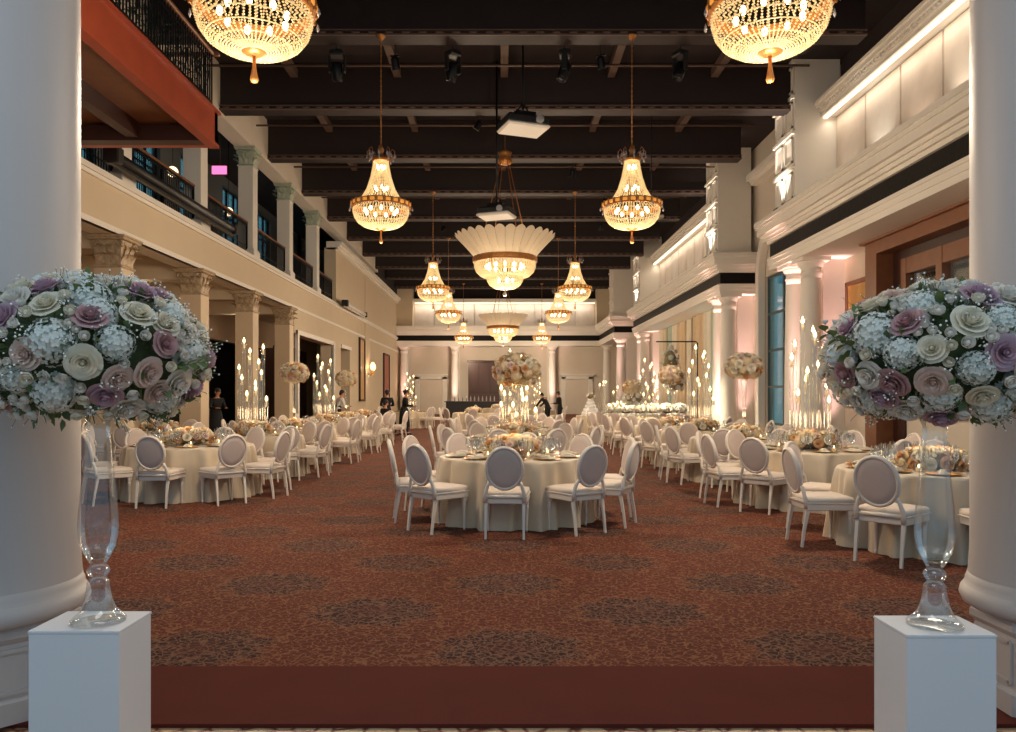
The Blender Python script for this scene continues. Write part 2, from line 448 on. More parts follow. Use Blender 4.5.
m.b2(-12.6, -12.35, 4, 28, ZC-.1, ZC+.38)
struct('trim_4', m, 'plaster')
# dark timber doors in the aisle wall
for i, (y0, y1) in enumerate(((42, 44.2), (46.6, 48.8))):
    t = tag(bpy.data.objects.new(f'door_{i+1}', None), kind='structure'); COL.objects.link(t); t.location = (-12.6, y0, 0)
    w = y1-y0
    m = MB(); m.b2(0, .12, 0, w, 0, 4.3); m.build('door_leaf', 'dark_wood', t)
    m = MB()
    for k in range(2):
        for z0, z1 in ((.3, 1.6), (1.8, 4.0)): m.b2(.12, .15, .2+k*w/2, w/2-.12+k*w/2, z0, z1)
    m.build_each('door_panel', 'dark_wood', t)
# tall free panel leaning in the arch between third and fourth pillar (dark timber screen)
t = thing('folding_screen', 'dark timber screen standing in the arcade between the third and fourth pillars seen', 'screen', (-9.5, 31.6, 0), 0)
for k in range(3):
    m = MB(); a = (-1)**k*.2
    m.box((0, 0, 1.75), (.62, .05, 3.5), T(-.62+.62*k, 0, 0) @ RZ(a)); m.box((0, -.035, 2.3), (.42, .02, 1.9), T(-.62+.62*k, 0, 0) @ RZ(a)); m.box((0, -.035, .7), (.42, .02, .9), T(-.62+.62*k, 0, 0) @ RZ(a))
    m.build('screen_leaf', 'dark_wood', t)

# capitals with acanthus leaves and volutes
def acanthus(m, a, r, z, h, w, half, Mx=None):
    # curved leaf hugging the bell at angle a (square bell: radius follows the square)
    vs = []; fs = []; NU, NV = 5, 6
    for v in range(NV):
        tv = v/(NV-1)
        for u in range(NU):
            tu = (u/(NU-1)-.5)*2
            wd = w*(1-.55*tv**2)*(1+.18*math.sin(tv*14))
            out = r+.02+.16*tv**2.5*(1)+(-.02*tu*tu)
            zz = z+h*min(tv, .88)-(.10*h if tv > .95 else 0)+(-.06*h*abs(tu)*tv)
            p = Vector((tu*wd/2, -out-(.05 if tv > .95 else 0), zz)); vs.append(tuple(RZ(a) @ p))
    for v in range(NV-1):
        for u in range(NU-1): fs.append((v*NU+u, v*NU+u+1, (v+1)*NU+u+1, (v+1)*NU+u))
    m.add(vs, fs, Mx, 0, True)
def capital_mb(w=.6, h=.72):
    m = MB(); hw = w/2
    n = 6
    for k in range(n):                       # flaring square bell
        z0 = .06+k*(h-.16)/n; z1 = .06+(k+1)*(h-.16)/n
        q = hw*(.96+.16*(k/n)**2)
        m.box((0, 0, (z0+z1)/2), (2*q, 2*q, z1-z0+.002))
    m.box((0, 0, .03), (w+.08, w+.08, .06), bev=.02)
    m.box((0, 0, h-.07), (w*1.42, w*1.42, .06), bev=.02); m.box((0, 0, h-.02), (w*1.5, w*1.5, .05), bev=.015)
    for f in range(4):
        R = RZ(f*PI/2)
        for tier, (z, hh, xs) in enumerate(((.07, h*.42, (-.32, 0, .32)), (.1, h*.68, (-.16, .16)))):
            for x in xs:
                acanthus(m, 0, hw*.96, z, hh, w*.3, hw, R @ T(x*w, 0, 0))
        # volutes at the corner
        for sg in (-1, 1):
            pts = []
            for k in range(16):
                a = k/15*2.6*PI; rr = .085*w/.6*(1-.8*k/15)
                pts.append((sg*(hw*.98+.0-rr*math.cos(a)*1.0), -hw*1.12, h-.2+rr*math.sin(a)))
            m.tube(pts, [.028*(1-.5*k/15) for k in range(16)], 6, R)
            m.tube([(sg*hw*.25, -hw*1.02, h*.45), (sg*hw*.45, -hw*1.1, h*.72), (sg*hw*.8, -hw*1.14, h-.12)], [.02, .026, .03], 6, R)
        m.ell((0, -hw*1.25, h-.06), (.06, .04, .06), 8, 6, R)
    return m
cap_mesh = capital_mb().mesh('capital', 'capital'); cap_up = capital_mb(.5, .66).mesh('capital', 'capital_up')
def pillar(y, z0, ztop, w, capm, caph, label, group, mat):
    t = thing('pillar', label, 'pillar', (XL-w/2, y+w/2, z0), 0, group)
    h = ztop-z0-caph
    m = MB(); m.box((0, 0, .3+(h-.3)/2), (w, w, h-.3)); m.build('shaft', mat, t)
    m = MB(); m.box((0, 0, .12), (w+.14, w+.14, .24), bev=.02); m.box((0, 0, .27), (w+.08, w+.08, .06), bev=.02); m.build('base', mat, t)
    put('capital', capm, t, T(0, 0, h))
for i, y in enumerate(ypil):
    pillar(y, 0, ZC, .6, cap_mesh, .72, f'square cream pillar with leafy capital under the gallery, {ORD[i]} from the entrance', 'arcade pillars', 'pilaster')
yup = [16.94+4.5*k for k in range(-1, 5)]
for i, y in enumerate(yup):
    pillar(y, ZL+.08, H+8.5, .5, cap_up, .66, f'white square pillar with leafy capital up on the gallery, {ORD[i]} from the balcony', 'gallery pillars', 'arch_white')
# gallery shell
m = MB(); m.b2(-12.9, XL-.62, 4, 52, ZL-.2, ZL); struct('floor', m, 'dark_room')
m = MB()
zz0, zz1 = ZL, 11.5
wy = [15.5+4.5*k for k in range(8)]
for k in range(8):
    m.b2(-12.9, -12.6, wy[k]-.9, wy[k]+.9, zz0, zz1)
m.b2(-12.9, -12.6, 4, wy[0], zz0, zz1)
for k in range(7): m.b2(-12.9, -12.6, wy[k]+.9, wy[k+1]-.9, zz0, zz0+1.1); m.b2(-12.9, -12.6, wy[k]+.9, wy[k+1]-.9, zz0+4.9, zz1)
m.b2(-12.9, -12.6, wy[7], 52, zz0, zz1); m.b2(-12.9, XL-.6, 52, 52.3, zz0, zz1)
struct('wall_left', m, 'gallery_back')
m = MB(); m.b2(XL-.6, XL, 4.0, 52.3, H+8.5, 11.5); struct('wall_left', m, 'plaster2')
for k in range(7):
    y0, y1 = wy[k]+.9, wy[k+1]-.9
    t = tag(bpy.data.objects.new(f'window_{k+2}', None), kind='structure'); COL.objects.link(t); t.location = (-12.75, y0, zz0+1.1)
    w = y1-y0; m = MB()
    for j in range(4): x = j*w/3; m.b2(-.04, .04, x-.04, x+.04, 0, 3.8)
    for j in range(4): m.b2(-.04, .04, 0, w, j*1.24, j*1.24+.06)
    m.build('window_frame', 'iron', t)
    m = MB(); m.b2(-.01, .01, .04, w-.04, .06, 3.8); m.build('pane', 'pane', t)
# gallery railings
def railing(y0, y1, x, z, hgt, label, group, axis='Y', dense=.11):
    t = thing('iron_railing', label, 'railing', (x, y0, z), 0 if axis == 'Y' else -PI/2, group)
    L = y1-y0
    m = MB(); m.box((0, L/2, hgt-.03), (.1, L, .06), bev=.012); m.build('handrail', 'mid_wood', t)
    m = MB(); m.box((0, L/2, .06), (.04, L, .04)); m.box((0, L/2, hgt-.14), (.03, L, .03)); m.box((0, L/2, hgt*.3), (.02, L, .02))
    m.box((0, L/2, hgt-.08), (.05, L, .03))
    n = max(2, int(L/dense))
    for k in range(n+1):
        yy = k*L/n
        m.box((0, yy, hgt/2), (.018, .018, hgt-.1))
    m.build('grille', 'iron', t)
    m = MB()
    for yy in (0, L/2, L): m.box((0, yy, hgt/2), (.05, .05, hgt-.06))
    m.build_each('post', 'iron', t)
    return t
for i in range(len(yup)-1):
    railing(yup[i]+.52, yup[i+1]-.02, XL-.2, ZL+.08, 1.2, f'black iron gallery railing panel between white pillars, {ORD[i]} from the balcony', 'gallery railings')
railing(yup[-1]+.52, 38.9, XL-.2, ZL+.08, 1.2, 'short black iron gallery railing panel where the gallery meets the wall', 'gallery railings')

# projecting balcony, top left
XB = -5.59; zb0, zb1 = H+.876*5.59, H+.993*5.59
bal = thing('balcony', 'red-brown timber balcony projecting into the hall from the gallery', 'balcony', (0, 0, 0))
m = MB(); m.b2(XB-.16, XB, 4.2, 15, zb0, zb1); m.b2(XL-.6, XB, 14.84, 15, zb0, zb1); m.b2(XB-.2, XB+.05, 4.2, 15.05, zb1, zb1+.05)
m.b2(XB-.17, XB+.02, 4.19, 15.02, zb0-.01, zb0+.06); m.build('fascia', 'red_wood', bal)
m = MB(); m.b2(XL-.6, XB-.16, 4.2, 14.84, zb0+.34, zb1-.02); m.build('deck', 'mid_wood', bal)
m = MB()
m.b2(XL-.2, XB-.16, 14.55, 14.84, zb0, zb0+.3)
m.b2(-7.15, -6.93, 4.2, 14.5, zb0+.04, zb0+.34)
for y in (6.5, 10.5): m.b2(XL-.2, XB-.16, y, y+.25, zb0+.1, zb0+.34)
m.build('joist', 'dark_wood', bal)
m = MB(); m.box((XB-.08, 9.6, zb1+1.17), (.1, 10.8, .07), bev=.015); m.box(((XL+XB)/2, 14.95, zb1+1.17), (XB-XL+.1, .1, .07), bev=.015); m.build('handrail', 'mid_wood', bal)
m = MB()
for k in range(104): y = 4.3+k*10.6/103; m.box((XB-.08, y, zb1+.6), (.022, .022, 1.12))
for k in range(20): x = XL+.1+k*(XB-XL-.2)/19; m.box((x, 14.95, zb1+.6), (.022, .022, 1.12))
m.box((XB-.08, 9.6, zb1+.2), (.03, 10.6, .03)); m.box((XB-.08, 9.6, zb1+1.0), (.03, 10.6, .03))
for k in range(26):                                     # scroll work between the bars
    y = 4.5+k*.405; pts = []
    for j in range(20):
        a = j/19*3*PI; rr = .15*(1-.7*j/19); pts.append((XB-.08, y+rr*math.cos(a), zb1+.6+rr*math.sin(a)*1.6))
    m.tube(pts, .011, 4)
m.build('grille', 'iron', bal)
# trailing dark plants in the balcony rail
pl = MB(); rnd = random.Random(3)
for k in range(900):
    y = 4.5+rnd.random()*10.4; x = XB-.14-rnd.random()*.25; z = zb1+.12+rnd.random()**1.3*.95
    a = rnd.random()*6.28; s_ = .05+rnd.random()*.06
    Mx = T(x, y, z) @ RZ(a) @ RX(rnd.uniform(-1, 1))
    pl.add([(0, 0, 0), (.35*s_, .5*s_, .1*s_), (0, 1.4*s_, 0), (-.35*s_, .5*s_, .1*s_)], [(0, 1, 2, 3)], Mx, 0, True)
for k in range(26):
    y = 4.7+k*.4; pl.tube([(XB-.25, y, zb1+.06), (XB-.22, y+.05, zb1+.5), (XB-.26, y-.03, zb1+.95)], [.012, .008, .004], 5)
tag(pl.build('trailing_plant', 'moss'), 'dark leafy plants growing along the inside of the balcony railing', 'plant')

# paintings and sconce on the far part of the left wall
def painting(y0, y1, z0, z1, label):
    t = thing('wall_panel', label, 'wall panel', (XL+.06, (y0+y1)/2, (z0+z1)/2)); w = y1-y0; h = z1-z0; m = MB()
    m.box((0, 0, h/2-.06), (.12, w, .12), bev=.02); m.box((0, 0, -h/2+.06), (.12, w, .12), bev=.02)
    m.box((0, w/2-.06, 0), (.12, .12, h), bev=.02); m.box((0, -w/2+.06, 0), (.12, .12, h), bev=.02); m.build('frame', 'dark_wood', t)
    m = MB(); m.box((-.03, 0, 0), (.04, w-.2, h-.2)); m.build('panel', 'paper' if 'gold' in label else 'red_wood', t)
painting(45.2, 46.9, 1.2, 5.0, 'tall gold and brown framed wall panel beside the wall sconce')
painting(54.5, 57.2, .4, 4.6, 'tall red-brown timber wall panel near the far corner')
t = thing('wall_sconce', 'gold wall sconce with three lit candle bulbs beside the framed panel', 'sconce', (XL+.06, 48.0, 3.0))
m = MB(); m.box((0, 0, 0), (.05, .2, .5), bev=.02)
for k in (-1, 0, 1):
    m.tube([(0, 0, -.1), (.2, k*.2, -.2), (.32, k*.34, -.05), (.32, k*.34, .1+.08*(k == 0))], .02, 6)
    m.lathe([(.02, 0), (.07, .02), (.07, .04)], 10, T(.32, k*.34, .08+.08*(k == 0)))
m.build('arm', 'gold', t)
for k in (-1, 0, 1):
    m = MB(); m.lathe([(.03, 0), (.1, .1), (.12, .28), (.06, .4), (.02, .42)], 10, T(.32, k*.34, .13+.08*(k == 0))); m.build('lamp_shade', emitter('sc%d' % k, (255, 200, 120), 6), t)
light('POINT', 'sconce_light', (XL+.5, 48.0, 3.3), 60, WARM, .15)

# long projection-screen cassettes on the ledge
def cassette(y0, y1, x, z, label, mat='black'):
    t = thing('projection_screen', label, 'projection screen', (x, y0, z)); L = y1-y0
    m = MB(); m.tube([(0, 0, 0), (0, L, 0)], .12, 12); m.box((-.02, L/2, -.16), (.1, L, .06)); m.build('cassette', mat, t)
    m = MB(); m.box((0, .12, 0), (.34, .26, .34), bev=.03); m.box((0, L-.1, 0), (.3, .2, .3), bev=.03); m.build_each('end_cap', 'black', t)
    for yy in (.5, L-.5):
        m = MB(); m.box((-.18, yy, -.04), (.36, .05, .05)); m.build('bracket', 'iron', t)
cassette(15.6, 22.8, XL+.45, ZL+.3, 'long black rolled projection screen fixed along the gallery ledge')
cassette(39.0, 44.8, XL+.45, ZL+.1, 'white rolled projection screen on the ledge beyond the gallery', 'projector')

# ---- right side: broken entablature on columns, clerestory, piers
ZA, ZF0, ZF1, ZT = H+.467*8.73, H+.512*8.73, H+.563*8.73, H+.649*8.73
XW = 10.25
sections = [(8.0, 24.75, XR), (30.3, 50.3, XR), (53.5, 62.0, 7.95)]
LAY = [(ZA, ZA+.16, 0), (ZA+.16, ZA+.30, .03), (ZA+.30, ZF0, .06), (ZF1, ZF1+.10, .06), (ZF1+.10, ZF1+.2, .14), (ZF1+.2, ZF1+.3, .2), (ZF1+.3, ZF1+.52, .30), (ZF1+.52, ZF1+.62, .34), (ZF1+.62, ZT, .38)]
m = MB(); fz = MB()
for (a, b, xr) in sections:
    for (z0, z1, ov) in LAY: m.b2(xr-ov, XW+.05, a-ov, b+ov, z0, z1)
    fz.b2(xr+.02, XW+.05, a+.02, b-.02, ZF0, ZF1)
struct('trim_5', m, 'arch_white'); struct('trim_6', fz, 'frieze')
m = MB(); fz = MB()                           # continues across the far wall
for (z0, z1, ov) in LAY: m.b2(XL, XR+.5, 61.6-ov, DF+.2, z0, z1)
fz.b2(XL, XR+.5, 61.62, DF+.2, ZF0, ZF1)
struct('trim_7', m, 'arch_white'); struct('trim_8', fz, 'frieze')
# outer right wall with window openings
m = MB()
m.b2(XW, XW+.3, 4, 15.2, 0, 11.5); m.b2(XW, XW+.3, 15.2, 19.3, 5.3, 11.5); m.b2(XW, XW+.3, 19.3, 26.2, 0, 11.5)
m.b2(XW, XW+.3, 15.2, 19.3, 0, 1.0)
m.b2(XW, XW+.3, 26.2, 29.4, 0, .4); m.b2(XW, XW+.3, 26.2, 29.4, 6.1, 11.5); m.b2(XW, XW+.3, 29.4, 55.2, 0, 11.5)
m.b2(XW, XW+.3, 55.2, 64, 0, 11.5)
struct('wall_right', m, 'plaster2')
for n, (y0, y1) in ((9, (26.2, 29.4)),):
    t = tag(bpy.data.objects.new(f'window_{n}', None), kind='structure'); COL.objects.link(t); t.location = (XW+.1, y0, .4); w = y1-y0
    m = MB()
    for j in range(3): x = j*w/2; m.b2(-.03, .03, x-.05, x+.05, 0, 5.7)
    for z in (0, 1.4, 2.8, 4.2, 5.6): m.b2(-.03, .03, 0, w, z, z+.09)
    m.build('window_frame', 'teal_frame', t); m = MB(); m.b2(-.01, .01, .05, w-.05, .05, 5.65); m.build('pane', 'pane', t)
    m = MB()                                    # arched surround above
    cy = w/2
    for j in range(24):
        a0, a1 = PI*j/24, PI*(j+1)/24; r0, r1 = w/2+.05, w/2+.4
        q = [(math.cos(a)*r, math.sin(a)*r) for a, r in ((a0, r0), (a0, r1), (a1, r1), (a1, r0))]
        vs = [(-.12, cy+p, 5.75+z) for p, z in q]+[(-.38, cy+p, 5.75+z) for p, z in q]
        m.add(vs, [(0, 1, 2, 3), (7, 6, 5, 4), (0, 4, 5, 1), (1, 5, 6, 2), (2, 6, 7, 3), (3, 7, 4, 0)])
    m.b2(-.38, -.12, -.4, -.05, -.4, 5.75); m.b2(-.38, -.12, w+.05, w+.4, -.4, 5.75)
    m.build('window_surround', 'arch_white', t)
# Tuscan columns
def tuscan(h, r):
    sh = MB(); sh.lathe([(r*1.05, .34), (r*1.0, .5)]+[(r*(1-.14*(k/8)**1.6), .5+(h-1.1)*k/8) for k in range(1, 9)], 28, cap=False)
    ba = MB(); ba.box((0, 0, .09), (r*2.7, r*2.7, .18), bev=.01); ba.lathe([(r*1.3, .18), (r*1.36, .22), (r*1.3, .27), (r*1.12, .29), (r*1.1, .34)], 28)
    q = r*.86
    ca = MB(); ca.lathe([(q, h-.6), (q, h-.5), (q*1.1, h-.47), (q*1.1, h-.43), (q, h-.4), (q, h-.3), (q*1.12, h-.27), (q*1.28, h-.18), (q*1.34, h-.14), (q*1.34, h-.12)], 28)
    ca.box((0, 0, h-.06), (q*3.0, q*3.0, .12), bev=.012)
    return [x.mesh(n, 'arch_white') for x, n in ((sh, 'shaft'), (ba, 'base'), (ca, 'capital'))]
TM = tuscan(ZA, .33)
rc = [(9.2, 9.6), (9.2, 14.0), (9.2, 22.55), (9.2, 23.75), (9.2, 30.75), (9.2, 31.85), (9.2, 48.6), (9.2, 49.8), (8.5, 54.0), (8.5, 60.9)]
names = ['beside the entrance bay', 'in the timber-window bay', 'at the near end of the window recess', 'at the edge of the tall teal window', 'at the near end of the drapes', 'just inside the near end of the drapes',
         'just inside the far end of the drapes', 'at the far end of the drapes', 'near the far corner', 'in the far corner']
for (x, y), nm in zip(rc, names):
    if y < 20: continue
    t = thing('column', f'round white column carrying the dark-banded cornice, {nm}', 'column', (x, y, 0), 0, 'round columns along the window side')
    for me in TM: put(me.name.split('.')[0], me, t)
for i, x in enumerate((-7.9, -3.75, 4.15)):
    t = thing('column', f'round white column at the far wall, {["near the panelled corner", "beside the dark cabinet", "behind the standing guests"][i]}', 'column', (x, 62.05, 0), 0, 'round columns at the far wall')
    for me in TM: put(me.name.split('.')[0], me, t)
# flat pilasters behind columns
m = MB()
for y in (22.9, 31.1, 48.4): m.b2(9.6, XW+.02, y-.25, y+.34, 0, ZA)
m.b2(8.85, XW+.02, 53.7, 54.3, 0, ZA)
for x in (-7.9, -3.75, 4.15): m.b2(x-.34, x+.34, DF-.3, DF, 0, ZA)
struct('trim_9', m, 'arch_white')
# piers
piers = [(22.57, 24.2, XR), (30.6, 32.3, XR), (47.7, 50.0, XR), (53.7, 55.6, 7.95)]
m = MB()
for (a, b, XP) in piers:
    m.b2(XP, 10.07, a, b, ZT, 11.5)
    w = b-a
    for k in range(4):
        z0 = ZT+.25+k*1.05
        for j in range(2):
            y0 = a+.14+j*(w/2-.03); y1 = y0+w/2-.24
            m.b2(XP-.05, XP, y0, y1, z0, z0+.06); m.b2(XP-.05, XP, y0, y1, z0+.72, z0+.78)
            m.b2(XP-.05, XP, y0, y0+.05, z0, z0+.78); m.b2(XP-.05, XP, y1-.05, y1, z0, z0+.78)
        m.b2(XP-.09, XP, a-.0, b, z0+.84, z0+.93)
    m.b2(XP-.1, 10.07, a-.1, b+.1, ZT, ZT+.16)
struct('trim_10', m, 'arch_white')
# clerestory wall, panels and cove
m = MB(); cv = MB()
cl = [(8.0, 22.57), (32.3, 47.7)]
for (a, b) in cl:
    n = max(1, round((b-a)/1.75)); s_ = (b-a)/n
    for k in range(n): m.b2(9.95, 10.08, a+k*s_+.04, a+(k+1)*s_-.04, ZT, 9.75)
    m.b2(10.0, 10.1, a, b, ZT, 9.75)
    cv.b2(9.5, 10.1, a, b, 9.78, 9.86); cv.b2(9.44, 10.1, a, b, 9.9, 10.02); cv.b2(9.52, 10.1, a, b, 9.86, 9.9); cv.b2(9.36, 10.1, a, b, 10.02, 10.14); cv.b2(9.3, 10.1, a, b, 10.14, 10.22)
    nd = int((b-a)/.16)
    for k in range(nd): cv.b2(9.40, 9.5, a+k*.16, a+k*.16+.08, 9.94, 10.02)
struct('wall_right', m, 'panel'); struct('trim_11', cv, 'arch_white')
m = MB(); 
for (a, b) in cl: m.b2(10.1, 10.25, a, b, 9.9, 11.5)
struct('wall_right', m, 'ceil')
for i, (a, b) in enumerate(cl):
    t = MB(); t.b2(9.56, 9.66, a+.05, b-.05, 9.72, 9.77)
    tag(t.build('light_strip', 'led'), f'glowing warm light strip under the window-side cornice, {["by the entrance", "above the drapes", "near the far corner"][i]}', 'light strip', 'cornice light strips')
    light('AREA', 'cove_light', (9.7, (a+b)/2, 9.68), 4*(b-a), (1, .86, .70), .12, (0, -.25, 0), b-a-.2)
m = MB(); m.b2(XW-.3, XW, 24.8, 30.4, 9.9, 10.05); m.b2(XW-.45, XW, 24.8, 30.4, 10.05, 10.3); struct('trim_16', m, 'arch_white')
for i, (a, b) in enumerate(cl):
    n = round((b-a)/1.75); s_ = (b-a)/n
    for k in range(n):
        light('SPOT', 'panel_wash', (9.25, a+(k+.5)*s_, ZT+.06), ((150, 55, 110, 40)[k % 4] if i == 0 else 45), ((1, .9, .74), (1, .78, .62), (.95, .95, .85), (1, .86, .74))[k % 4], .08, Vector((.5, 0, 1)).to_track_quat('-Z', 'Y').to_euler(), angle=1.15, blend=1.)
# far wall
m = MB(); m.b2(XL-.6, XW+.3, DF, DF+.3, 0, ZA+.3); m.b2(XL-.6, XW+.3, DF+.25, DF+.4, ZA, 11.5); struct('wall_back', m, 'plaster2')
m = MB(); m.b2(XL, XL+1.25, 61.9, DF+.3, ZT, 10.3)
m.b2(XR-.9, XR+1.3, 62.2, DF+.3, ZT, 10.3); struct('trim_12', m, 'plaster')
m = MB()
n = 9; w = (XR-.9-XL-1.25)/n
for k in range(n): m.b2(XL+1.25+k*w+.03, XL+1.25+(k+1)*w-.03, DF+.1, DF+.26, ZT, 9.2)
struct('trim_13', m, 'panel')
m = MB(); m.b2(XL+1.25, XR-.9, DF-.5, DF+.26, 9.2, 9.3); m.b2(XL+1.25, XR-.9, DF-.6, DF+.26, 9.3, 9.5); struct('trim_14', m, 'arch_white')
m = MB(); m.b2(XL+1.35, XR-1, DF-.42, DF-.3, 9.14, 9.19)
tag(m.build('light_strip', 'led'), 'glowing white light strip across the top of the far wall', 'light strip', 'cornice light strips')
light('AREA', 'cove_light', (XC, DF-.35, 9.1), 130, (1, .9, .78), 14.6, (.3, 0, 0), .15)
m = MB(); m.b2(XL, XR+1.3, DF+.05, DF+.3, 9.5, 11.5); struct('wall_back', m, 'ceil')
# doors on the far wall
for n, x in ((3, -5.8), (4, 6.3)):
    t = tag(bpy.data.objects.new(f'door_{n}', None), kind='structure'); COL.objects.link(t); t.location = (x, DF, 0)
    m = MB(); m.b2(-.95, .95, -.08, 0, 0, 2.9); m.build('door_leaf', 'plaster2', t)
    m = MB(); m.b2(-1.3, -.95, -.18, 0, 0, 3.1); m.b2(.95, 1.3, -.18, 0, 0, 3.1); m.b2(-1.3, 1.3, -.18, 0, 2.9, 3.2); m.b2(-1.4, 1.4, -.26, 0, 3.2, 3.32)
    m.build('door_frame', 'arch_white', t)
    m = MB()
    for sx in (-1, 1):
        for z0, z1 in ((.25, 1.1), (1.3, 2.7)): m.b2(sx*.5-.32, sx*.5+.32, -.11, -.08, z0, z1)
    m.build_each('door_panel', 'plaster2', t)
# timber portal, window and picture on the near right wall
t = tag(bpy.data.objects.new('window_1', None), kind='structure'); COL.objects.link(t); t.location = (XW, 0, 0)
m = MB(); m.b2(-.5, 0, 19.75, 20.35, 0, 5.2); m.b2(-.5, 0, 14.6, 20.35, 5.2, 5.6); m.b2(-.62, 0, 14.6, 20.45, 5.52, 5.62); m.build('window_portal', 'mid_wood', t)
m = MB()
for y in (18.95, 17.4, 15.9): m.b2(-.16, .05, y, y+.24, 1.0, 4.95)
m.b2(-.15, .045, 15.2, 19.2, 4.55, 4.95); m.b2(-.15, .045, 15.2, 19.2, 1.0, 1.3); m.b2(-.1, .02, 15.2, 19.2, 3.3, 3.42)
m.build('window_frame', 'mid_wood', t)
m = MB(); m.b2(-.02, .0, 15.2, 19.2, 1.2, 4.8); m.build('pane', 'glass', t)
m = MB(); m.b2(-.06, .06, 14.8, 19.74, 4.951, 5.32); m.b2(-.06, 0, 19.2, 19.74, 0, 4.95); m.build('window_surround', 'dark_wood', t)
m = MB()
for j in range(8): m.tube([(.12, 18.75-j*.1, 1.2), (.12+.03*(j % 2), 18.75-j*.1, 5.2)], .06, 6)
m.build('window_curtain', 'dark_wood', t)
m = MB(); m.b2(XW+1.4, XW+1.6, 12, 21, 0, 6); struct('wall_right', m, 'plaster2')
light('POINT', 'lobby_light', (XW+.9, 17.5, 4.3), 20, WARM, .2)
t = thing('framed_picture', 'gold-toned picture in a brown frame on the wall beside the timber portal', 'picture', (XW-.04, 21.7, 3.75))
m = MB()
for s_ in (-1, 1): m.box((0, s_*.72, 0), (.09, .14, 2.2), bev=.02); m.box((0, 0, s_*1.03), (.09, 1.58, .14), bev=.02)
m.build('frame', 'mid_wood', t); m = MB(); m.box((.01, 0, 0), (.04, 1.36, 1.98)); m.build('canvas', 'paper', t)
t = thing('dark_curtain', 'dark red curtain hanging between the columns near the far corner', 'curtain', (8.9, 56.8, 0))
m = MB(); 
vs = []; fs = []
for k in range(60):
    y = k/59*1.7-.2; x = .08*math.sin(k*.9)
    vs += [(x, y, 1.2), (x, y, 5.3)]
for k in range(59): fs.append((2*k, 2*k+2, 2*k+3, 2*k+1))
m.add(vs, fs, None, 0, True); m.build('fabric', 'dark_wood', t)
# drapes between the columns
dn = 0
yy = 33.2
while yy < 47.3 and dn < 12:
    w = 1.16; tone = ('drape', 'drape_window_lit', 'drape_ivory', 'drape', 'drape', 'drape_ivory', 'drape', 'drape', 'drape_ivory', 'drape_window_lit', 'drape', 'drape_ivory')[dn]; teal = tone == 'drape_window_lit'
    m = MB(); vs = []; fs = []; n = 72; rr_ = random.Random(dn)
    ph = rr_.random()*6
    for k in range(n+1):
        y = k/n*w; x = .16*math.sin(k/n*PI)+.07*math.sin(k*.35+ph)+.03*math.sin(k*.9)
        for zi in range(4): vs.append((x*(1+.25*(3-zi)/3), y, [.03, 1.8, 3.7, 5.55][zi]))
    for k in range(n):
        for zi in range(3): fs.append((4*k+zi, 4*k+4+zi, 4*k+5+zi, 4*k+1+zi))
    m.add(vs, fs, None, 0, True)
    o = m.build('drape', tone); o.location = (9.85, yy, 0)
    tag(o, f'{dict(drape="beige", drape_window_lit="teal-lit", drape_ivory="ivory")[tone]} floor-length pleated drape between the columns, {ORD[dn]} from the entrance', 'drape', 'floor-length drapes between the columns')
    light('SPOT', 'drape_wash', (9.2, yy+.6, .3), 80 if not teal else 150, (.62, .95, .92) if teal else (1, .80, .58), .1, Vector((.16, 0, 1)).to_track_quat('-Z', 'Y').to_euler(), angle=1.1, blend=1.)  # added spot without a fixture, brightens the drape; cyan on teal-lit ones
    dn += 1; yy += 1.19
# entrance columns in front
def big_column(x, y, label):
    t = thing('entrance_column', label, 'column', (x, y, 0))
    m = MB(); m.lathe([(.428, .60), (.42, .74), (.42, 3), (.405, 11.48)], 64, cap=False); m.build('shaft', 'col_white', t)
    m = MB(); m.lathe([(.43, .445), (.455, .46), (.468, .49), (.462, .52), (.448, .54), (.442, .545), (.44, .57), (.434, .58), (.43, .60), (.42, .605)], 64)
    m.build('base_ring', 'col_white', t)
    m = MB(); m.lathe([(.43, 0), (.43, .02), (.43, .10), (.40, .11), (.40, .36), (.41, .37), (.425, .39), (.425, .42), (.41, .44), (.41, .446)], 8, RZ(PI/8), smooth=False)
    for f in range(8):
        R = RZ(f*PI/4)
        m.box((0, -.374, .33), (.24, .014, .02), R); m.box((0, -.374, .14), (.24, .014, .02), R)
        m.box((.12, -.374, .235), (.02, .014, .2), R); m.box((-.12, -.374, .235), (.02, .014, .2), R)
    m.build('plinth', 'col_white', t)
big_column(-2.535, 3.72, 'massive round white column standing by the arcade side of the entrance')
big_column(2.785, 3.72, 'massive round white column standing by the window side of the entrance')
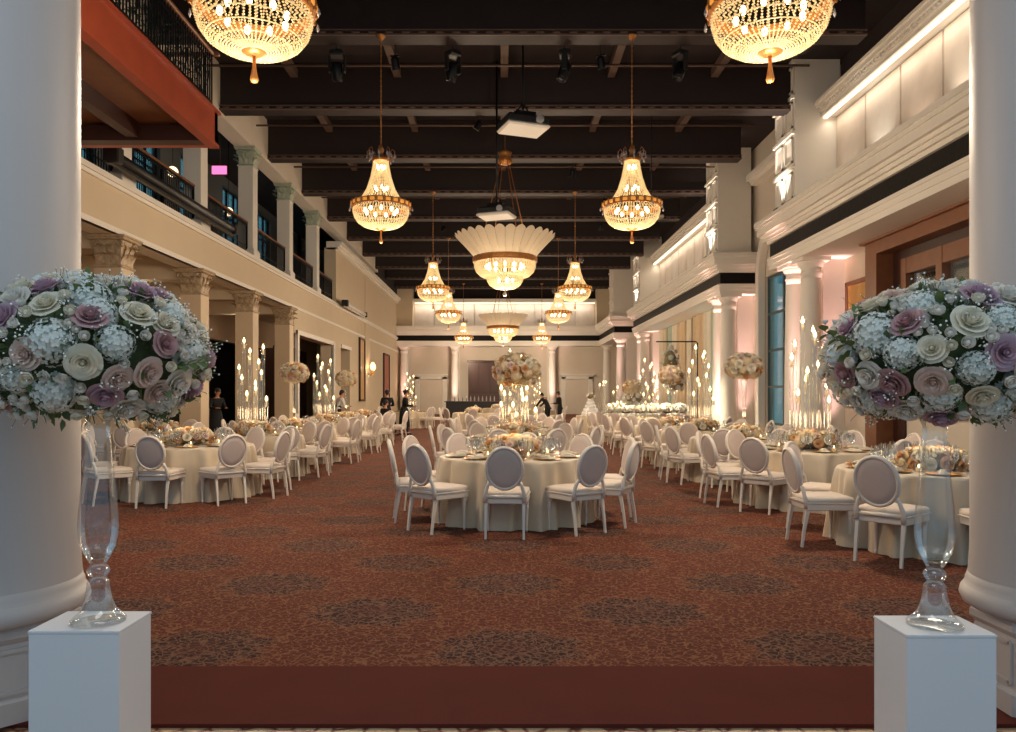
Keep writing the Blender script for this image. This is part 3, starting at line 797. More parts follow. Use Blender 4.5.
# ================================================================ CHANDELIERS
def strand(m, pts, r, n, mi=0):
    # string of beads following a polyline
    P = [Vector(p) for p in pts]; seg = [(P[i+1]-P[i]).length for i in range(len(P)-1)]; L = sum(seg)
    for k in range(n):
        d = (k+.5)/n*L; i = 0
        while i < len(seg)-1 and d > seg[i]: d -= seg[i]; i += 1
        p = P[i].lerp(P[i+1], min(1, d/seg[i])); m.octa(p, r, mi)
def chandelier_meshes():
    out = []
    NS = 44
    # bell of strands: from crown ring (z 1.10) to gold ring (z 0)
    prof = [(.17, 1.12), (.19, .95), (.24, .7), (.33, .42), (.47, .18), (.64, .04)]
    m = MB()
    for i in range(NS):
        a = 2*PI*i/NS; c, s = math.cos(a), math.sin(a)
        strand(m, [(r*c, r*s, z) for r, z in prof], .018, 34)
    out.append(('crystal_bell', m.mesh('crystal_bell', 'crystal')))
    # basket of beads under the ring
    bp = [(.66, -.05), (.66, -.14), (.62, -.27), (.54, -.38), (.42, -.46), (.28, -.50), (.14, -.52)]
    m = MB()
    for i in range(52):
        a = 2*PI*i/52; c, s = math.cos(a), math.sin(a)
        strand(m, [(r*c, r*s, z) for r, z in bp], .016, 25)
    for r, z in bp[1::1]:
        m.tube([(r*math.cos(2*PI*k/40), r*math.sin(2*PI*k/40), z) for k in range(40)], .008, 4, closed=True)
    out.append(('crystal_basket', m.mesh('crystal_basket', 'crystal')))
    m = MB()
    m.lathe([(.64, -.03), (.69, -.035), (.705, 0), (.705, .07), (.69, .1), (.64, .1)], 48, cap=False)
    m.lathe([(.64, .1), (.63, .03), (.64, -.03)], 48, cap=False)
    for k in range(24):
        a = 2*PI*k/24; m.box((.71, 0, .035), (.03, .045, .15), RZ(a), bev=.01)
    out.append(('gold_ring', m.mesh('gold_ring', 'gold_matte')))
    m = MB()
    for k in range(24):
        a = 2*PI*(k+.5)/24; m.box((.707, 0, .035), (.02, .11, .075), RZ(a), bev=.01)
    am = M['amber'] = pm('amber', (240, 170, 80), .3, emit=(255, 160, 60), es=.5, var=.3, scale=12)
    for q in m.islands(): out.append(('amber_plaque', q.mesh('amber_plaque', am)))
    if 0: out.append(('amber_plaque', m.mesh('amber_plaque', pm('amber', (240, 170, 80), .3, emit=(255, 160, 60), es=.7, var=.3, scale=12))))
    m = MB(); m.lathe([(.15, 1.08), (.2, 1.1), (.21, 1.14), (.15, 1.17), (.07, 1.19), (.05, 1.3), (.08, 1.36), (.05, 1.42), (.02, 1.5)], 20)
    for k in range(8):
        a = 2*PI*k/8; R = RZ(a)
        m.tube([(.14, 0, 1.16), (.24, 0, 1.14), (.32, 0, 1.2), (.33, 0, 1.32), (.27, 0, 1.38), (.23, 0, 1.32)], [.016, .014, .012, .01, .008, .006], 5, R)
    out.append(('crown', m.mesh('crown', 'gold_matte')))
    m = MB()
    for k in range(8):
        a = 2*PI*k/8
        for x, z in ((.33, 1.24), (.24, 1.27), (.29, 1.15)): m.lathe([(.0, -.09), (.028, -.05), (.018, .0), (0, .04)], 6, RZ(a) @ T(x, 0, z), smooth=False)
    for k in range(12):
        a = 2*PI*k/12; m.lathe([(.0, -.1), (.022, -.06), (.014, -.02), (0, .02)], 6, RZ(a) @ T(.75, 0, -.02), smooth=False)
    out += [('crystal_drop', q.mesh('crystal_drop', 'glassy')) for q in m.islands()]
    m = MB(); m.lathe([(.0, -.57), (.08, -.56), (.145, -.525), (.15, -.5), (.05, -.49)], 20)
    m.lathe([(0, -.88), (.035, -.87), (.05, -.84), (.035, -.76), (.022, -.68), (.02, -.56)], 12)
    out.append(('finial', m.mesh('finial', 'gold_matte')))
    m = MB()
    for k in range(9):
        a = 2*PI*k/9; m.ell((.38*math.cos(a), .38*math.sin(a), -.1), (.035, .035, .055), 8, 6); 
    for k in range(5):
        a = 2*PI*k/5; m.ell((.15*math.cos(a), .15*math.sin(a), .45), (.03, .03, .05), 8, 6); m.ell((.09*math.cos(a), .09*math.sin(a), .95), (.03, .03, .05), 8, 6)
    out += [('candle_bulb', q.mesh('candle_bulb', 'bulb')) for q in m.islands()]
    return out
CM = chandelier_meshes()
rods = {}
chd = [(8.84, 3.0), (18.17, 3.0), (32.1, 3.0), (41.5, 3.0), (58.2, 3.0)]
ZR = 6.02
def hang(t, z_from, y, nm='rod'):
    # chain up to the beam or ceiling
    top = 10.12 if y > 8.9 else 11.4
    L = top-ZR-z_from
    m = MB(); m.tube([(0, 0, z_from), (0, 0, z_from+L)], .014, 6)
    n = int(L/.12)
    for k in range(n): m.ell((0, 0, z_from+k*.12), (.022, .022, .034), 6, 4)
    m.lathe([(.02, z_from+L-.12), (.05, z_from+L-.1), (.11, z_from+L-.03), (.12, z_from+L)], 14)
    m.build('chain', 'gold_matte', t)
for i, (y, s) in enumerate(chd):
    for sx, side in ((-1, 'arcade'), (1, 'window')):
        t = thing('crystal_chandelier', f'lit crystal bell chandelier with gold ring, {ORD[i]} from the entrance on the {side} side', 'chandelier', (XC+sx*s, y, ZR), 0, 'tent-shaped crystal chandeliers')
        ring = None
        for nm, me in CM:
            if nm == 'amber_plaque': put(nm, me, ring); continue
            o = put(nm, me, t)
            if nm == 'gold_ring': ring = o
        hang(t, 1.45, y)
        light('SPOT', 'chandelier_light', (XC+sx*s, y, ZR-.95), 260, WARM, .25, (0, 0, 0), angle=2.9, blend=.5)
        light('POINT', 'chandelier_glow', (XC+sx*s, y, ZR-1.5), 330, WARM, .3)
# large scalloped pendant bowls
def pendant_meshes():
    out = []; m = MB(); NP = 30
    for i in range(NP):                                    # scalloped glass petals
        a0 = 2*PI*i/NP; vs = []; fs = []; NU, NV = 7, 9
        for v in range(NV):
            tv = v/(NV-1); r = .98+.62*tv**1.5+.06*math.sin(tv*PI); z = .06+.74*tv-(.05*max(0, tv-.85)/.15)
            for u in range(NU):
                tu = u/(NU-1)*2-1
                a = a0+tu*PI/NP*.98
                rr = r+.05*(1-tu*tu)*(.4+tv); z2 = z+(.07*(1-tu*tu) if v == NV-1 else 0)+.03*(1-tu*tu)*tv
                vs.append((rr*math.cos(a), rr*math.sin(a), z2))
        for v in range(NV-1):
            for u in range(NU-1): fs.append((v*NU+u, v*NU+u+1, (v+1)*NU+u+1, (v+1)*NU+u))
        m.add(vs, fs, None, 0, True)
    out.append(('glass_petals', m.mesh('glass_petals', 'shell')))
    m = MB(); m.lathe([(.96, -.07), (1.03, -.08), (1.06, -.03), (1.06, .07), (1.03, .11), (.96, .1)], 56, cap=False); m.lathe([(.96, .1), (.94, 0), (.96, -.07)], 56, cap=False)
    for k in range(32): m.box((1.06, 0, .02), (.03, .06, .17), RZ(2*PI*k/32), bev=.01)
    out.append(('gold_ring', m.mesh('gold_ring', 'gold_matte')))
    m = MB(); bp = [(1.0, -.08), (1.0, -.22), (.93, -.38), (.8, -.5), (.62, -.56)]; b2 = [(.6, -.52), (.58, -.66), (.5, -.8), (.34, -.9), (.12, -.94)]
    for prof, n, q in ((bp, 70, 18), (b2, 44, 16)):
        for i in range(n):
            a = 2*PI*i/n; strand(m, [(r*math.cos(a), r*math.sin(a), z) for r, z in prof], .028, q)
        for r, z in prof[1:]: m.tube([(r*math.cos(2*PI*k/48), r*math.sin(2*PI*k/48), z) for k in range(48)], .011, 4, closed=True)
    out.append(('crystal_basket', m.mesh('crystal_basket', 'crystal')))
    m = MB(); m.lathe([(0, -1.2), (.05, -1.18), (.075, -1.12), (.05, -1.06), (.02, -1.03), (.05, -.97), (.1, -.94)], 14)
    out.append(('finial', m.mesh('finial', 'glassy')))
    m = MB()
    for k in range(12): a = 2*PI*k/12; m.ell((.6*math.cos(a), .6*math.sin(a), -.2), (.05, .05, .08), 8, 6)
    for k in range(5): a = 2*PI*k/5; m.ell((.25*math.cos(a), .25*math.sin(a), -.66), (.05, .05, .08), 8, 6)
    out += [('candle_bulb', q.mesh('candle_bulb', 'bulb')) for q in m.islands()]
    m = MB()
    for k in range(4):
        a = 2*PI*k/4+.5; m.tube([(.98*math.cos(a), .98*math.sin(a), .05), (.14*math.cos(a), .14*math.sin(a), 3.3)], .018, 6)
    m.tube([(0, 0, 3.2), (0, 0, 4.1)], .02, 6); m.lathe([(.05, 3.15), (.2, 3.2), (.24, 3.3), (.2, 3.36), (.2, 3.5), (.24, 3.56), (.06, 3.66)], 18)
    for k in range(10): m.lathe([(0, -.13), (.03, -.07), (0, .02)], 6, RZ(2*PI*k/10) @ T(.24, 0, 3.32))
    out.append(('suspension_rod', m.mesh('suspension_rod', 'gold_matte')))
    return out
PMs = pendant_meshes()
for i, y in enumerate((25.1, 49.9)):
    t = thing('pendant_bowl_chandelier', f'large scalloped glass bowl chandelier over the centre of the hall, {["nearer the entrance", "closer to the far wall"][i]}', 'chandelier', (XC, y, ZR-.05), 0)
    for nm, me in PMs: put(nm, me, t)
    light('SPOT', 'pendant_light', (XC, y, ZR-1.3), 400, WARM, .35, (0, 0, 0), angle=2.9, blend=.5); light('POINT', 'pendant_glow', (XC, y, ZR+.35), 60, WARM, .4); light('POINT', 'pendant_under', (XC, y, ZR-2.0), 480, WARM, .4)
# rigging: moving heads, projectors, spots
def moving_head(x, y, z, label, ry=0):
    t = thing('stage_light', label, 'stage light', (x, y, z), ry, 'stage lights hanging from the first beam')
    m = MB(); m.box((0, 0, 0), (.34, .3, .14), bev=.03); m.tube([(0, 0, .07), (0, 0, 1.5)], .03, 6); m.build('base', 'black', t)
    m = MB()
    for s in (-1, 1): m.box((s*.19, 0, -.25), (.05, .14, .42), bev=.015)
    m.build_each('yoke_arm', 'black', t)
    m = MB(); m.lathe([(.1, .15), (.14, .1), (.14, -.2), (.12, -.3), (.11, -.3), (.1, -.27), (0, -.27)], 16, T(0, 0, -.36) @ RX(.35)); m.build('head', 'iron', t)
for i, x in enumerate((337, 453, 565, 680)):
    moving_head((x-501)*18.9/760, 18.9, 10.0, f'black moving stage light under the high beam, {["first", "second", "third", "fourth"][i]} from the arcade side', i*.7)
def projector(x, y, z, s, rz, label):
    t = thing('projector', label, 'projector', (x, y, z), rz); 
    m = MB(); m.box((0, 0, 0), (1.05*s, .8*s, .22*s), bev=.05*s); m.build('body', 'black', t)
    m = MB(); m.box((0, -.02, -.13*s), (1.08*s, .82*s, .1*s), bev=.04*s); m.build('underside', 'projector', t)
    m = MB(); m.lathe([(.1*s, 0), (.1*s, .08*s), (.08*s, .09*s)], 14, T(.25*s, -.4*s, 0) @ RX(PI/2)); m.build('lens', 'glassy', t)
    m = MB(); m.tube([(0, 0, .1*s), (0, 0, 11.45-z)], .03, 6)
    for a in (-.3, .3): m.tube([(a*s, 0, .1*s), (0, 0, .5*s)], .02, 5)
    m.box((0, 0, .2*s), (.5*s, .4*s, .1*s)); m.build('mount', 'iron', t)
projector((523-501)*20/760, 20, H+(396-124)*20/760, 1.1, .35, 'black and white projector hanging high above the centre of the hall')
projector((497-501)*24/760, 22.6, H+(396-212)*22.6/760, .95, -.35, 'smaller projector hanging just in front of the large glass bowl chandelier')
t = thing('screen_roll', 'white rolled screen slanting below the beams on the window side', 'tube light', (4.6, 23.5, 7.0));  # unlit white bar, taken for a rolled projection screen
m = MB(); m.tube([(-.35, -.3, -.25), (.55, .8, .25)], .07, 10); m.build('tube', 'projector', t)
m = MB(); m.tube([(.1, .25, .05), (.1, .25, 4.4)], .012, 5); m.build('hanger', 'iron', t)
rnd = random.Random(11)
for k in range(14):
    x = rnd.uniform(-6.5, 6.5); j = rnd.randrange(2, 9); y = ybeam[j]+rnd.uniform(.7, 1.2)
    t = thing('ceiling_spotlight', 'small black spotlight clamped under the dark ceiling beams', 'spotlight', (x, y, 9.95), rnd.uniform(-2, 2), 'small ceiling spotlights')
    m = MB(); m.lathe([(.05, .12), (.1, .08), (.1, -.14), (.12, -.18), (.09, -.17)], 12, RX(.6)); m.build('can', 'iron', t)
    m = MB(); m.tube([(0, 0, .05), (0, 0, 1.4)], .018, 5); m.box((0, 0, .14), (.26, .03, .03)); m.build('bracket', 'iron', t)

for k, (y, z) in enumerate(((24.3, 8.67), (29.3, 8.6))):
    t = thing('globe_lamp', f'small round glowing lamp hanging inside the gallery, {ORD[k]} from the balcony', 'lamp', (-10.5, y, z), 0, 'gallery globe lamps')
    m = MB(); m.ell((0, 0, 0), .17, 16, 10); m.build('globe', 'globe', t); m = MB(); m.tube([(0, 0, .16), (0, 0, 11.5-z)], .012, 5); m.build('rod', 'iron', t)
t = thing('lit_sign', 'small pink lit sign hanging in the gallery between the white pillars', 'sign', (-9.6, 25.9, 9.2)); m = MB(); m.box((0, 0, 0), (.5, .05, .28), bev=.01); m.build('face', 'pink_sign', t)
m = MB(); m.box((0, .05, 0), (.54, .05, .32)); m.tube([(0, .05, .15), (0, .05, 2.3)], .015, 5); m.build('housing', 'black', t)
# ================================================================ FLOWERS
def rose_mb(seed, mi=0):
    m = MB(); r_ = random.Random(seed)
    m.ell((0, 0, .35), (.2, .2, .38), 8, 6, mi=mi)
    spec = [(3, .26, .92, .04, 1.25), (4, .42, .90, .08, 1.0), (5, .60, .80, .16, .85), (6, .80, .64, .26, .72), (6, .98, .42, .34, .7)]
    for (n, R, hh, curl, wd) in spec:
        off = r_.random()*6
        for k in range(n):
            a0 = off+2*PI*k/n+r_.uniform(-.1, .1); vs = []; fs = []; NU, NV = 6, 5; rr_ = R*r_.uniform(.93, 1.07)
            for v in range(NV):
                tv = v/(NV-1)
                for u in range(NU):
                    tu = u/(NU-1)*2-1
                    w = wd*(.35+.65*math.sin(min(1, tv*1.25)*PI/2))
                    rad = rr_*(math.sin(tv*PI/2)**.8*(.92+.08*math.cos(tu*1.5)))+curl*tv**4
                    z = -.25+(hh+.25)*tv**.9-curl*.55*tv**5-.16*tu*tu*tv*tv
                    a = a0+tu*w; vs.append((rad*math.cos(a), rad*math.sin(a), z))
            for v in range(NV-1):
                for u in range(NU-1): fs.append((v*NU+u, v*NU+u+1, (v+1)*NU+u+1, (v+1)*NU+u))
            m.add(vs, fs, None, mi, True)
    return m
def bud_mb(seed):                  # lisianthus / spray rose: small cupped bloom
    m = MB(); r_ = random.Random(seed); m.ell((0, 0, .2), (.42, .42, .5), 8, 6)
    for (n, R, hh, wd) in ((4, .55, .9, .9), (5, .8, .8, .72)):
        off = r_.random()*6
        for k in range(n):
            a0 = off+2*PI*k/n; vs = []; fs = []; NU, NV = 4, 4
            for v in range(NV):
                tv = v/(NV-1)
                for u in range(NU):
                    tu = u/(NU-1)*2-1; rad = R*math.sin(min(1, tv*1.1)*PI*.52)**.8; z = -.3+(hh+.3)*tv-.15*tu*tu*tv
                    a = a0+tu*wd*(.4+.6*math.sin(tv*PI*.6)); vs.append((rad*math.cos(a), rad*math.sin(a), z))
            for v in range(NV-1):
                for u in range(NU-1): fs.append((v*NU+u, v*NU+u+1, (v+1)*NU+u+1, (v+1)*NU+u))
            m.add(vs, fs, None, 0, True)
    return m
def hyd_mb(seed, n=70):            # dome of four-petalled florets
    m = MB(); r_ = random.Random(seed)
    for k in range(n):
        z = 1-1.25*(k+.5)/n; q = math.sqrt(max(0, 1-z*z)); a = k*2.39996
        d = Vector((q*math.cos(a), q*math.sin(a), z)); rr_ = r_.uniform(.88, 1.08)
        Mx = T(*(d*rr_)) @ d.to_track_quat('Z', 'Y').to_matrix().to_4x4() @ RZ(r_.random()*6)
        s = .19
        for p in range(4):
            b = p*PI/2; c, sn = math.cos(b), math.sin(b)
            pts = [(0, 0, -.03), (.5, -.42, .04), (.95, -.3, .09), (1.05, 0, .02), (.95, .3, .09), (.5, .42, .04)]
            m.add([((x*c-y*sn)*s, (x*sn+y*c)*s, z_*s*2) for x, y, z_ in pts], [(0, 1, 2, 3), (0, 3, 4, 5)], Mx, 0, True)
    m.ell((0, 0, 0), (.8, .8, .8), 10, 8)
    return m
CLU = MB()
for k_ in range(5): a_ = 2.4*k_; CLU.merge(bud_mb(10+k_), T(1.25*math.cos(a_)*(k_ > 0), 1.25*math.sin(a_)*(k_ > 0), -.35*(k_ > 0)) @ S3(.8, .8, .85))
ROSE = [rose_mb(s) for s in (1, 2, 3)]; BUD = [bud_mb(s) for s in (4, 5)]; HYD = [hyd_mb(6)]; KIND = {'rose': ROSE, 'bud': BUD, 'hydrangea': HYD, 'cluster': [CLU]}
RM = {}
def fmesh(kind, mat, k=0):
    key = (kind, mat, k)
    if key not in RM: RM[key] = KIND[kind][k].mesh(kind, mat)
    return RM[key]
def leaf_pts(s, w=.42):
    return [(0, 0, 0), (w*.7*s, .3*s, .06*s), (w*s*.75, .6*s, .08*s), (0, 1.05*s, -.05*s), (-w*.75*s, .6*s, .08*s), (-w*.7*s, .3*s, .06*s), (0, .5*s, 0)], [(0, 1, 2, 6), (6, 2, 3), (6, 3, 4), (0, 6, 4, 5)]
def arrangement(name, label, cat, loc, rx, ry, rz, spec, detail=True, group=None, seed=0, fixed=(), nleaf=150, nbreath=260, scale=1., zmin=-.75, core='moss_warm', leafm='leaf_warm'):
    """a dome of blooms on a leafy core; spec = [(kind, material, count, size, part name, label)]"""
    r_ = random.Random(seed); t = thing(name, label, cat, loc, 0, group)
    merged = MB(); mats = []
    def mi(mt):
        if mt not in mats: mats.append(mt)
        return mats.index(mt)
    coremb = MB(); coremb.ell((0, 0, 0), (rx*.80, ry*.80, rz*.78), 20, 12)
    if detail: coremb.build('foliage_core', core, t)
    else: merged.merge(coremb, None, mi(core))
    placed = []
    def place(kind, mat, size, d, part, lab, k):
        n = Vector((d.x/rx, d.y/ry, d.z/rz)).normalized()
        p = Vector((d.x*rx, d.y*ry, d.z*rz)) if False else Vector((d.x*rx, d.y*ry, d.z*rz))
        sh = {'rose': .1, 'cluster': .5, 'bud': r_.uniform(.4, 1.1), 'hydrangea': -.45}[kind]*size
        q = p+n*sh
        Mx = T(*q) @ n.to_track_quat('Z', 'Y').to_matrix().to_4x4() @ RZ(r_.random()*6) @ RX(r_.uniform(-.25, .25)) @ S3(size, size, size)
        placed.append((d, size))
        if detail:
            o = put(part, fmesh(kind, mat, k), t, Mx)
            if lab: o['label'] = lab
        else: merged.merge(KIND[kind][k], Mx, mi(mat))
    for (kind, mat, size, d, part, lab) in fixed: place(kind, mat, size, Vector(d).normalized(), part, lab, r_.randrange(len(KIND[kind])))
    for (kind, mat, cnt, size, part, lab) in spec:
        for j in range(cnt):
            best = None; bs = -1e9
            for tr in range(24):
                z = r_.uniform(zmin, 1); q = math.sqrt(1-z*z); a = r_.random()*2*PI
                d = Vector((q*math.cos(a), q*math.sin(a), z))
                g = min([((Vector(((d-e).x*rx, (d-e).y*ry, (d-e).z*rz)).length)-(size+se)*.8) for e, se in placed] or [9])
                if g > bs: bs = g; best = d
            place(kind, mat, size*r_.uniform(.88, 1.12), best, part, lab, r_.randrange(len(KIND[kind])))
    lv = MB()
    for k in range(nleaf):
        z = r_.uniform(-.9, 1); q = math.sqrt(1-z*z); a = r_.random()*2*PI; d = Vector((q*math.cos(a), q*math.sin(a), z))
        p = Vector((d.x*rx, d.y*ry, d.z*rz))*r_.uniform(.82, 1.03); s = r_.uniform(.026, .06)*scale
        n = (d+Vector((r_.uniform(-.6, .6), r_.uniform(-.6, .6), r_.uniform(-.6, .6)))).normalized()
        vs, fs = leaf_pts(s)
        lv.add(vs, fs, T(*p) @ n.to_track_quat('Y', 'Z').to_matrix().to_4x4() @ RY(r_.random()*6), 0, True)
    if detail: lv.build('leaves', leafm, t)['kind'] = 'stuff'
    else: merged.merge(lv, None, mi(leafm))
    if nbreath:
        br = MB(); st = MB()
        ns = max(1, nbreath//9)
        for k in range(ns):
            z = r_.uniform(-.85, 1); q = math.sqrt(1-z*z); a = r_.random()*2*PI; d = Vector((q*math.cos(a), q*math.sin(a), z))
            p = Vector((d.x*rx, d.y*ry, d.z*rz)); c = p*1.0+d*r_.uniform(0, .045)*scale
            for j in range(9):
                e = c+Vector((r_.gauss(0, .02), r_.gauss(0, .02), r_.gauss(0, .02)))*scale
                rr_ = r_.uniform(.0028, .0052)*scale
                if detail: br.ell(e, rr_, 6, 4)
                else: br.octa(e, rr_*1.2)
                if detail: st.tube([p*.9, e], .0012*scale, 3, cap=False)
        if detail:
            br.build('babys_breath', 'breath', t)['kind'] = 'stuff'; st.build('fine_stems', 'stem', t)['kind'] = 'stuff'
        else: merged.merge(br, None, mi('breath'))
    if not detail: merged.build('blooms', mats, t)
    return t

# pedestals, vases and the two big entrance arrangements
def pedestal(x0, x1, y0, y1, z, label):
    t = thing('pedestal', label, 'pedestal', ((x0+x1)/2, (y0+y1)/2, 0)); w, d = x1-x0, y1-y0
    m = MB(); m.box((0, 0, z/2-.006), (w, d, z-.012), bev=.003); m.build('box', 'ped', t)
    m = MB(); m.box((0, 0, z-.006), (w+.004, d+.004, .012), bev=.002); m.build('top', 'ped', t)
pedestal(-1.898, -1.533, 3.05, 3.33, .557, 'white box pedestal in front of the column on the arcade side')
pedestal(1.629, 1.99, 3.05, 3.32, .541, 'white box pedestal in front of the column on the window side')
VP = [(.100, 0), (.109, .003), (.108, .012), (.094, .026), (.070, .05), (.055, .09), (.047, .13), (.043, .155), (.045, .165), (.036, .175), (.030, .185), (.036, .195), (.043, .205), (.045, .215), (.040, .228), (.030, .236), (.033, .246),
      (.052, .275), (.070, .315), (.080, .36), (.083, .40), (.080, .46), (.072, .54), (.062, .64), (.053, .74), (.048, .80), (.052, .84), (.066, .87)]
def vase_mb():
    m = MB(); m.lathe([(r*(.94 if z > .25 else 1), z) for r, z in VP], 56, cap=False)
    m.lathe([(.0001, .262), (.03, .262), (.05, .278), (.067, .315)], 48, cap=False)
    m.tube([(.0615*math.cos(2*PI*k/40), .0615*math.sin(2*PI*k/40), .868) for k in range(40)], .003, 6, closed=True)
    m.lathe([(.0001, .012), (.06, .012), (.103, .004)], 48, cap=False)
    return m
vm = vase_mb().mesh('glass_vase', 'vase')
for x, z, side in ((-1.685, .557, 'arcade'), (1.815, .541, 'window')):
    o = put('glass_vase', vm); o.location = (x, 3.18, z)
    tag(o, f'tall clear glass trumpet vase on the white pedestal, {side} side of the entrance', 'vase')
def px_dir(px, py, cx, cy, rxp, ryp):    # direction on the dome facing the entrance
    u = (px-cx)/rxp; v = -(py-cy)/ryp; w = math.sqrt(max(.02, 1-u*u-v*v)); return (u, -w, v)
LAV = 'lavender rose'; 
fl = []
for (x, y, mt, s, lab) in ((63, 323, 'rose_lav', .052, LAV), (142, 322, 'rose_mauve', .05, 'dusky pink rose'), (86, 290, 'rose_lav', .05, LAV), (150, 397, 'rose_lav', .05, 'lilac pink rose'), (38, 400, 'rose_mauve', .056, 'dusky mauve rose'),
                           (92, 359, 'rose_blush', .048, 'pale blush rose'), (51, 351, 'rose_cream', .05, 'cream rose'), (163, 381, 'rose_blush', .046, 'pale blush rose'), (196, 345, 'rose_mauve', .044, 'dusky pink rose'), (10, 362, 'rose_cream', .055, 'cream rose'), (60, 292, 'rose_cream', .05, 'cream rose'), (198, 385, 'rose_white', .055, 'white rose')):
    fl.append(('rose', mt, s, px_dir(x, y, 97, 354, 113, 82), 'rose', lab))
for (x, y, s) in ((110, 345, .088), (103, 402, .082), (128, 292, .078), (20, 330, .07), (185, 410, .075), (145, 312, .07), (70, 385, .06), (165, 345, .07)):
    fl.append(('hydrangea', 'hyd', s, px_dir(x, y, 97, 354, 113, 82), 'hydrangea', None))
SPEC = [('hydrangea', 'hyd', 24, .082, 'hydrangea', None), ('rose', 'rose_cream', 11, .048, 'rose', 'cream rose'), ('rose', 'rose_white', 7, .048, 'rose', 'white rose'), ('rose', 'rose_lav', 5, .048, 'rose', LAV),
        ('rose', 'rose_blush', 5, .046, 'rose', 'pale blush rose'), ('bud', 'rose_white', 56, .027, 'spray_rose', None), ('bud', 'rose_cream', 42, .028, 'spray_rose', 'cream spray rose'), ('cluster', 'rose_white', 34, .026, 'spray_rose_cluster', None)]
arrangement('flower_arrangement', 'huge dome of white hydrangea, cream and dusky pink roses in the arcade-side vase', 'flower arrangement', (-1.705, 3.18, 1.672), .43, .41, .30, SPEC, seed=21, fixed=fl, nleaf=700, nbreath=1500, core='moss', leafm='leaf')
fr = []
for (x, y, mt, s, lab) in ((928, 299, 'rose_lav', .06, LAV), (929, 357, 'rose_lav', .052, LAV), (850, 385, 'rose_mauve', .052, 'dusky mauve rose'), (902, 421, 'rose_lav', .05, 'lilac rose under the dome'), (1005, 383, 'rose_lav', .05, LAV), (860, 325, 'rose_mauve', .05, 'dusky mauve rose'), (983, 297, 'rose_mauve', .05, 'dusky mauve rose'),
                           (904, 327, 'rose_cream', .056, 'cream rose'), (952, 345, 'rose_white', .052, 'white rose'), (991, 361, 'rose_cream', .058, 'cream rose'), (876, 384, 'rose_blush', .05, 'pale blush rose'), (920, 399, 'rose_cream', .044, 'cream rose'), (986, 316, 'rose_white', .054, 'white rose'), (872, 353, 'rose_cream', .044, 'cream rose'), (824, 375, 'rose_mauve', .05, 'dusky mauve rose')):
    fr.append(('rose', mt, s, px_dir(x, y, 932, 357, 112, 78), 'rose', lab))
for (x, y, s) in ((970, 395, .088), (850, 355, .07), (910, 375, .066), (1003, 405, .08), (940, 320, .07), (845, 410, .075), (880, 300, .075), (890, 405, .07)):
    fr.append(('hydrangea', 'hyd', s, px_dir(x, y, 932, 357, 112, 78), 'hydrangea', None))
arrangement('flower_arrangement', 'huge dome of white hydrangea, cream and lavender roses in the window-side vase', 'flower arrangement', (1.84, 3.18, 1.66), .43, .41, .28, SPEC, seed=33, fixed=fr, nleaf=700, nbreath=1500, core='moss', leafm='leaf')
# a few loose sprigs leaning out of the domes
for (cx, cz, dx, dz, nm) in ((-1.35, 1.62, .17, .02, 'arcade'), (1.45, 1.7, -.15, .06, 'window')):
    m = MB(); t = thing('leafy_sprig', f'thin leafy sprig with small white buds leaning out of the {nm}-side flower dome', 'sprig', (cx, 3.05, cz))
    m.tube([(0, 0, 0), (dx*.6, 0, dz*.4), (dx, 0, dz)], [.003, .0025, .002], 5)
    for k in range(7):
        vs, fs = leaf_pts(.05, .5); f = k/6
        m.add(vs, fs, T(dx*(.3+.7*f), 0, dz*(f)) @ RZ((-1)**k*.9+(PI if dx < 0 else 0)-PI/2) @ RX(.5*(-1)**k), 0, True)
    m.build('twig', 'leaf', t)
    m = MB()
    for k in range(5): m.merge(BUD[k % 2], T(dx*(.5+.13*k), -.01+.01*(k % 2), dz+.03*(-1)**k) @ S3(.014, .014, .018))
    m.build_each('bud', 'rose_white', t)
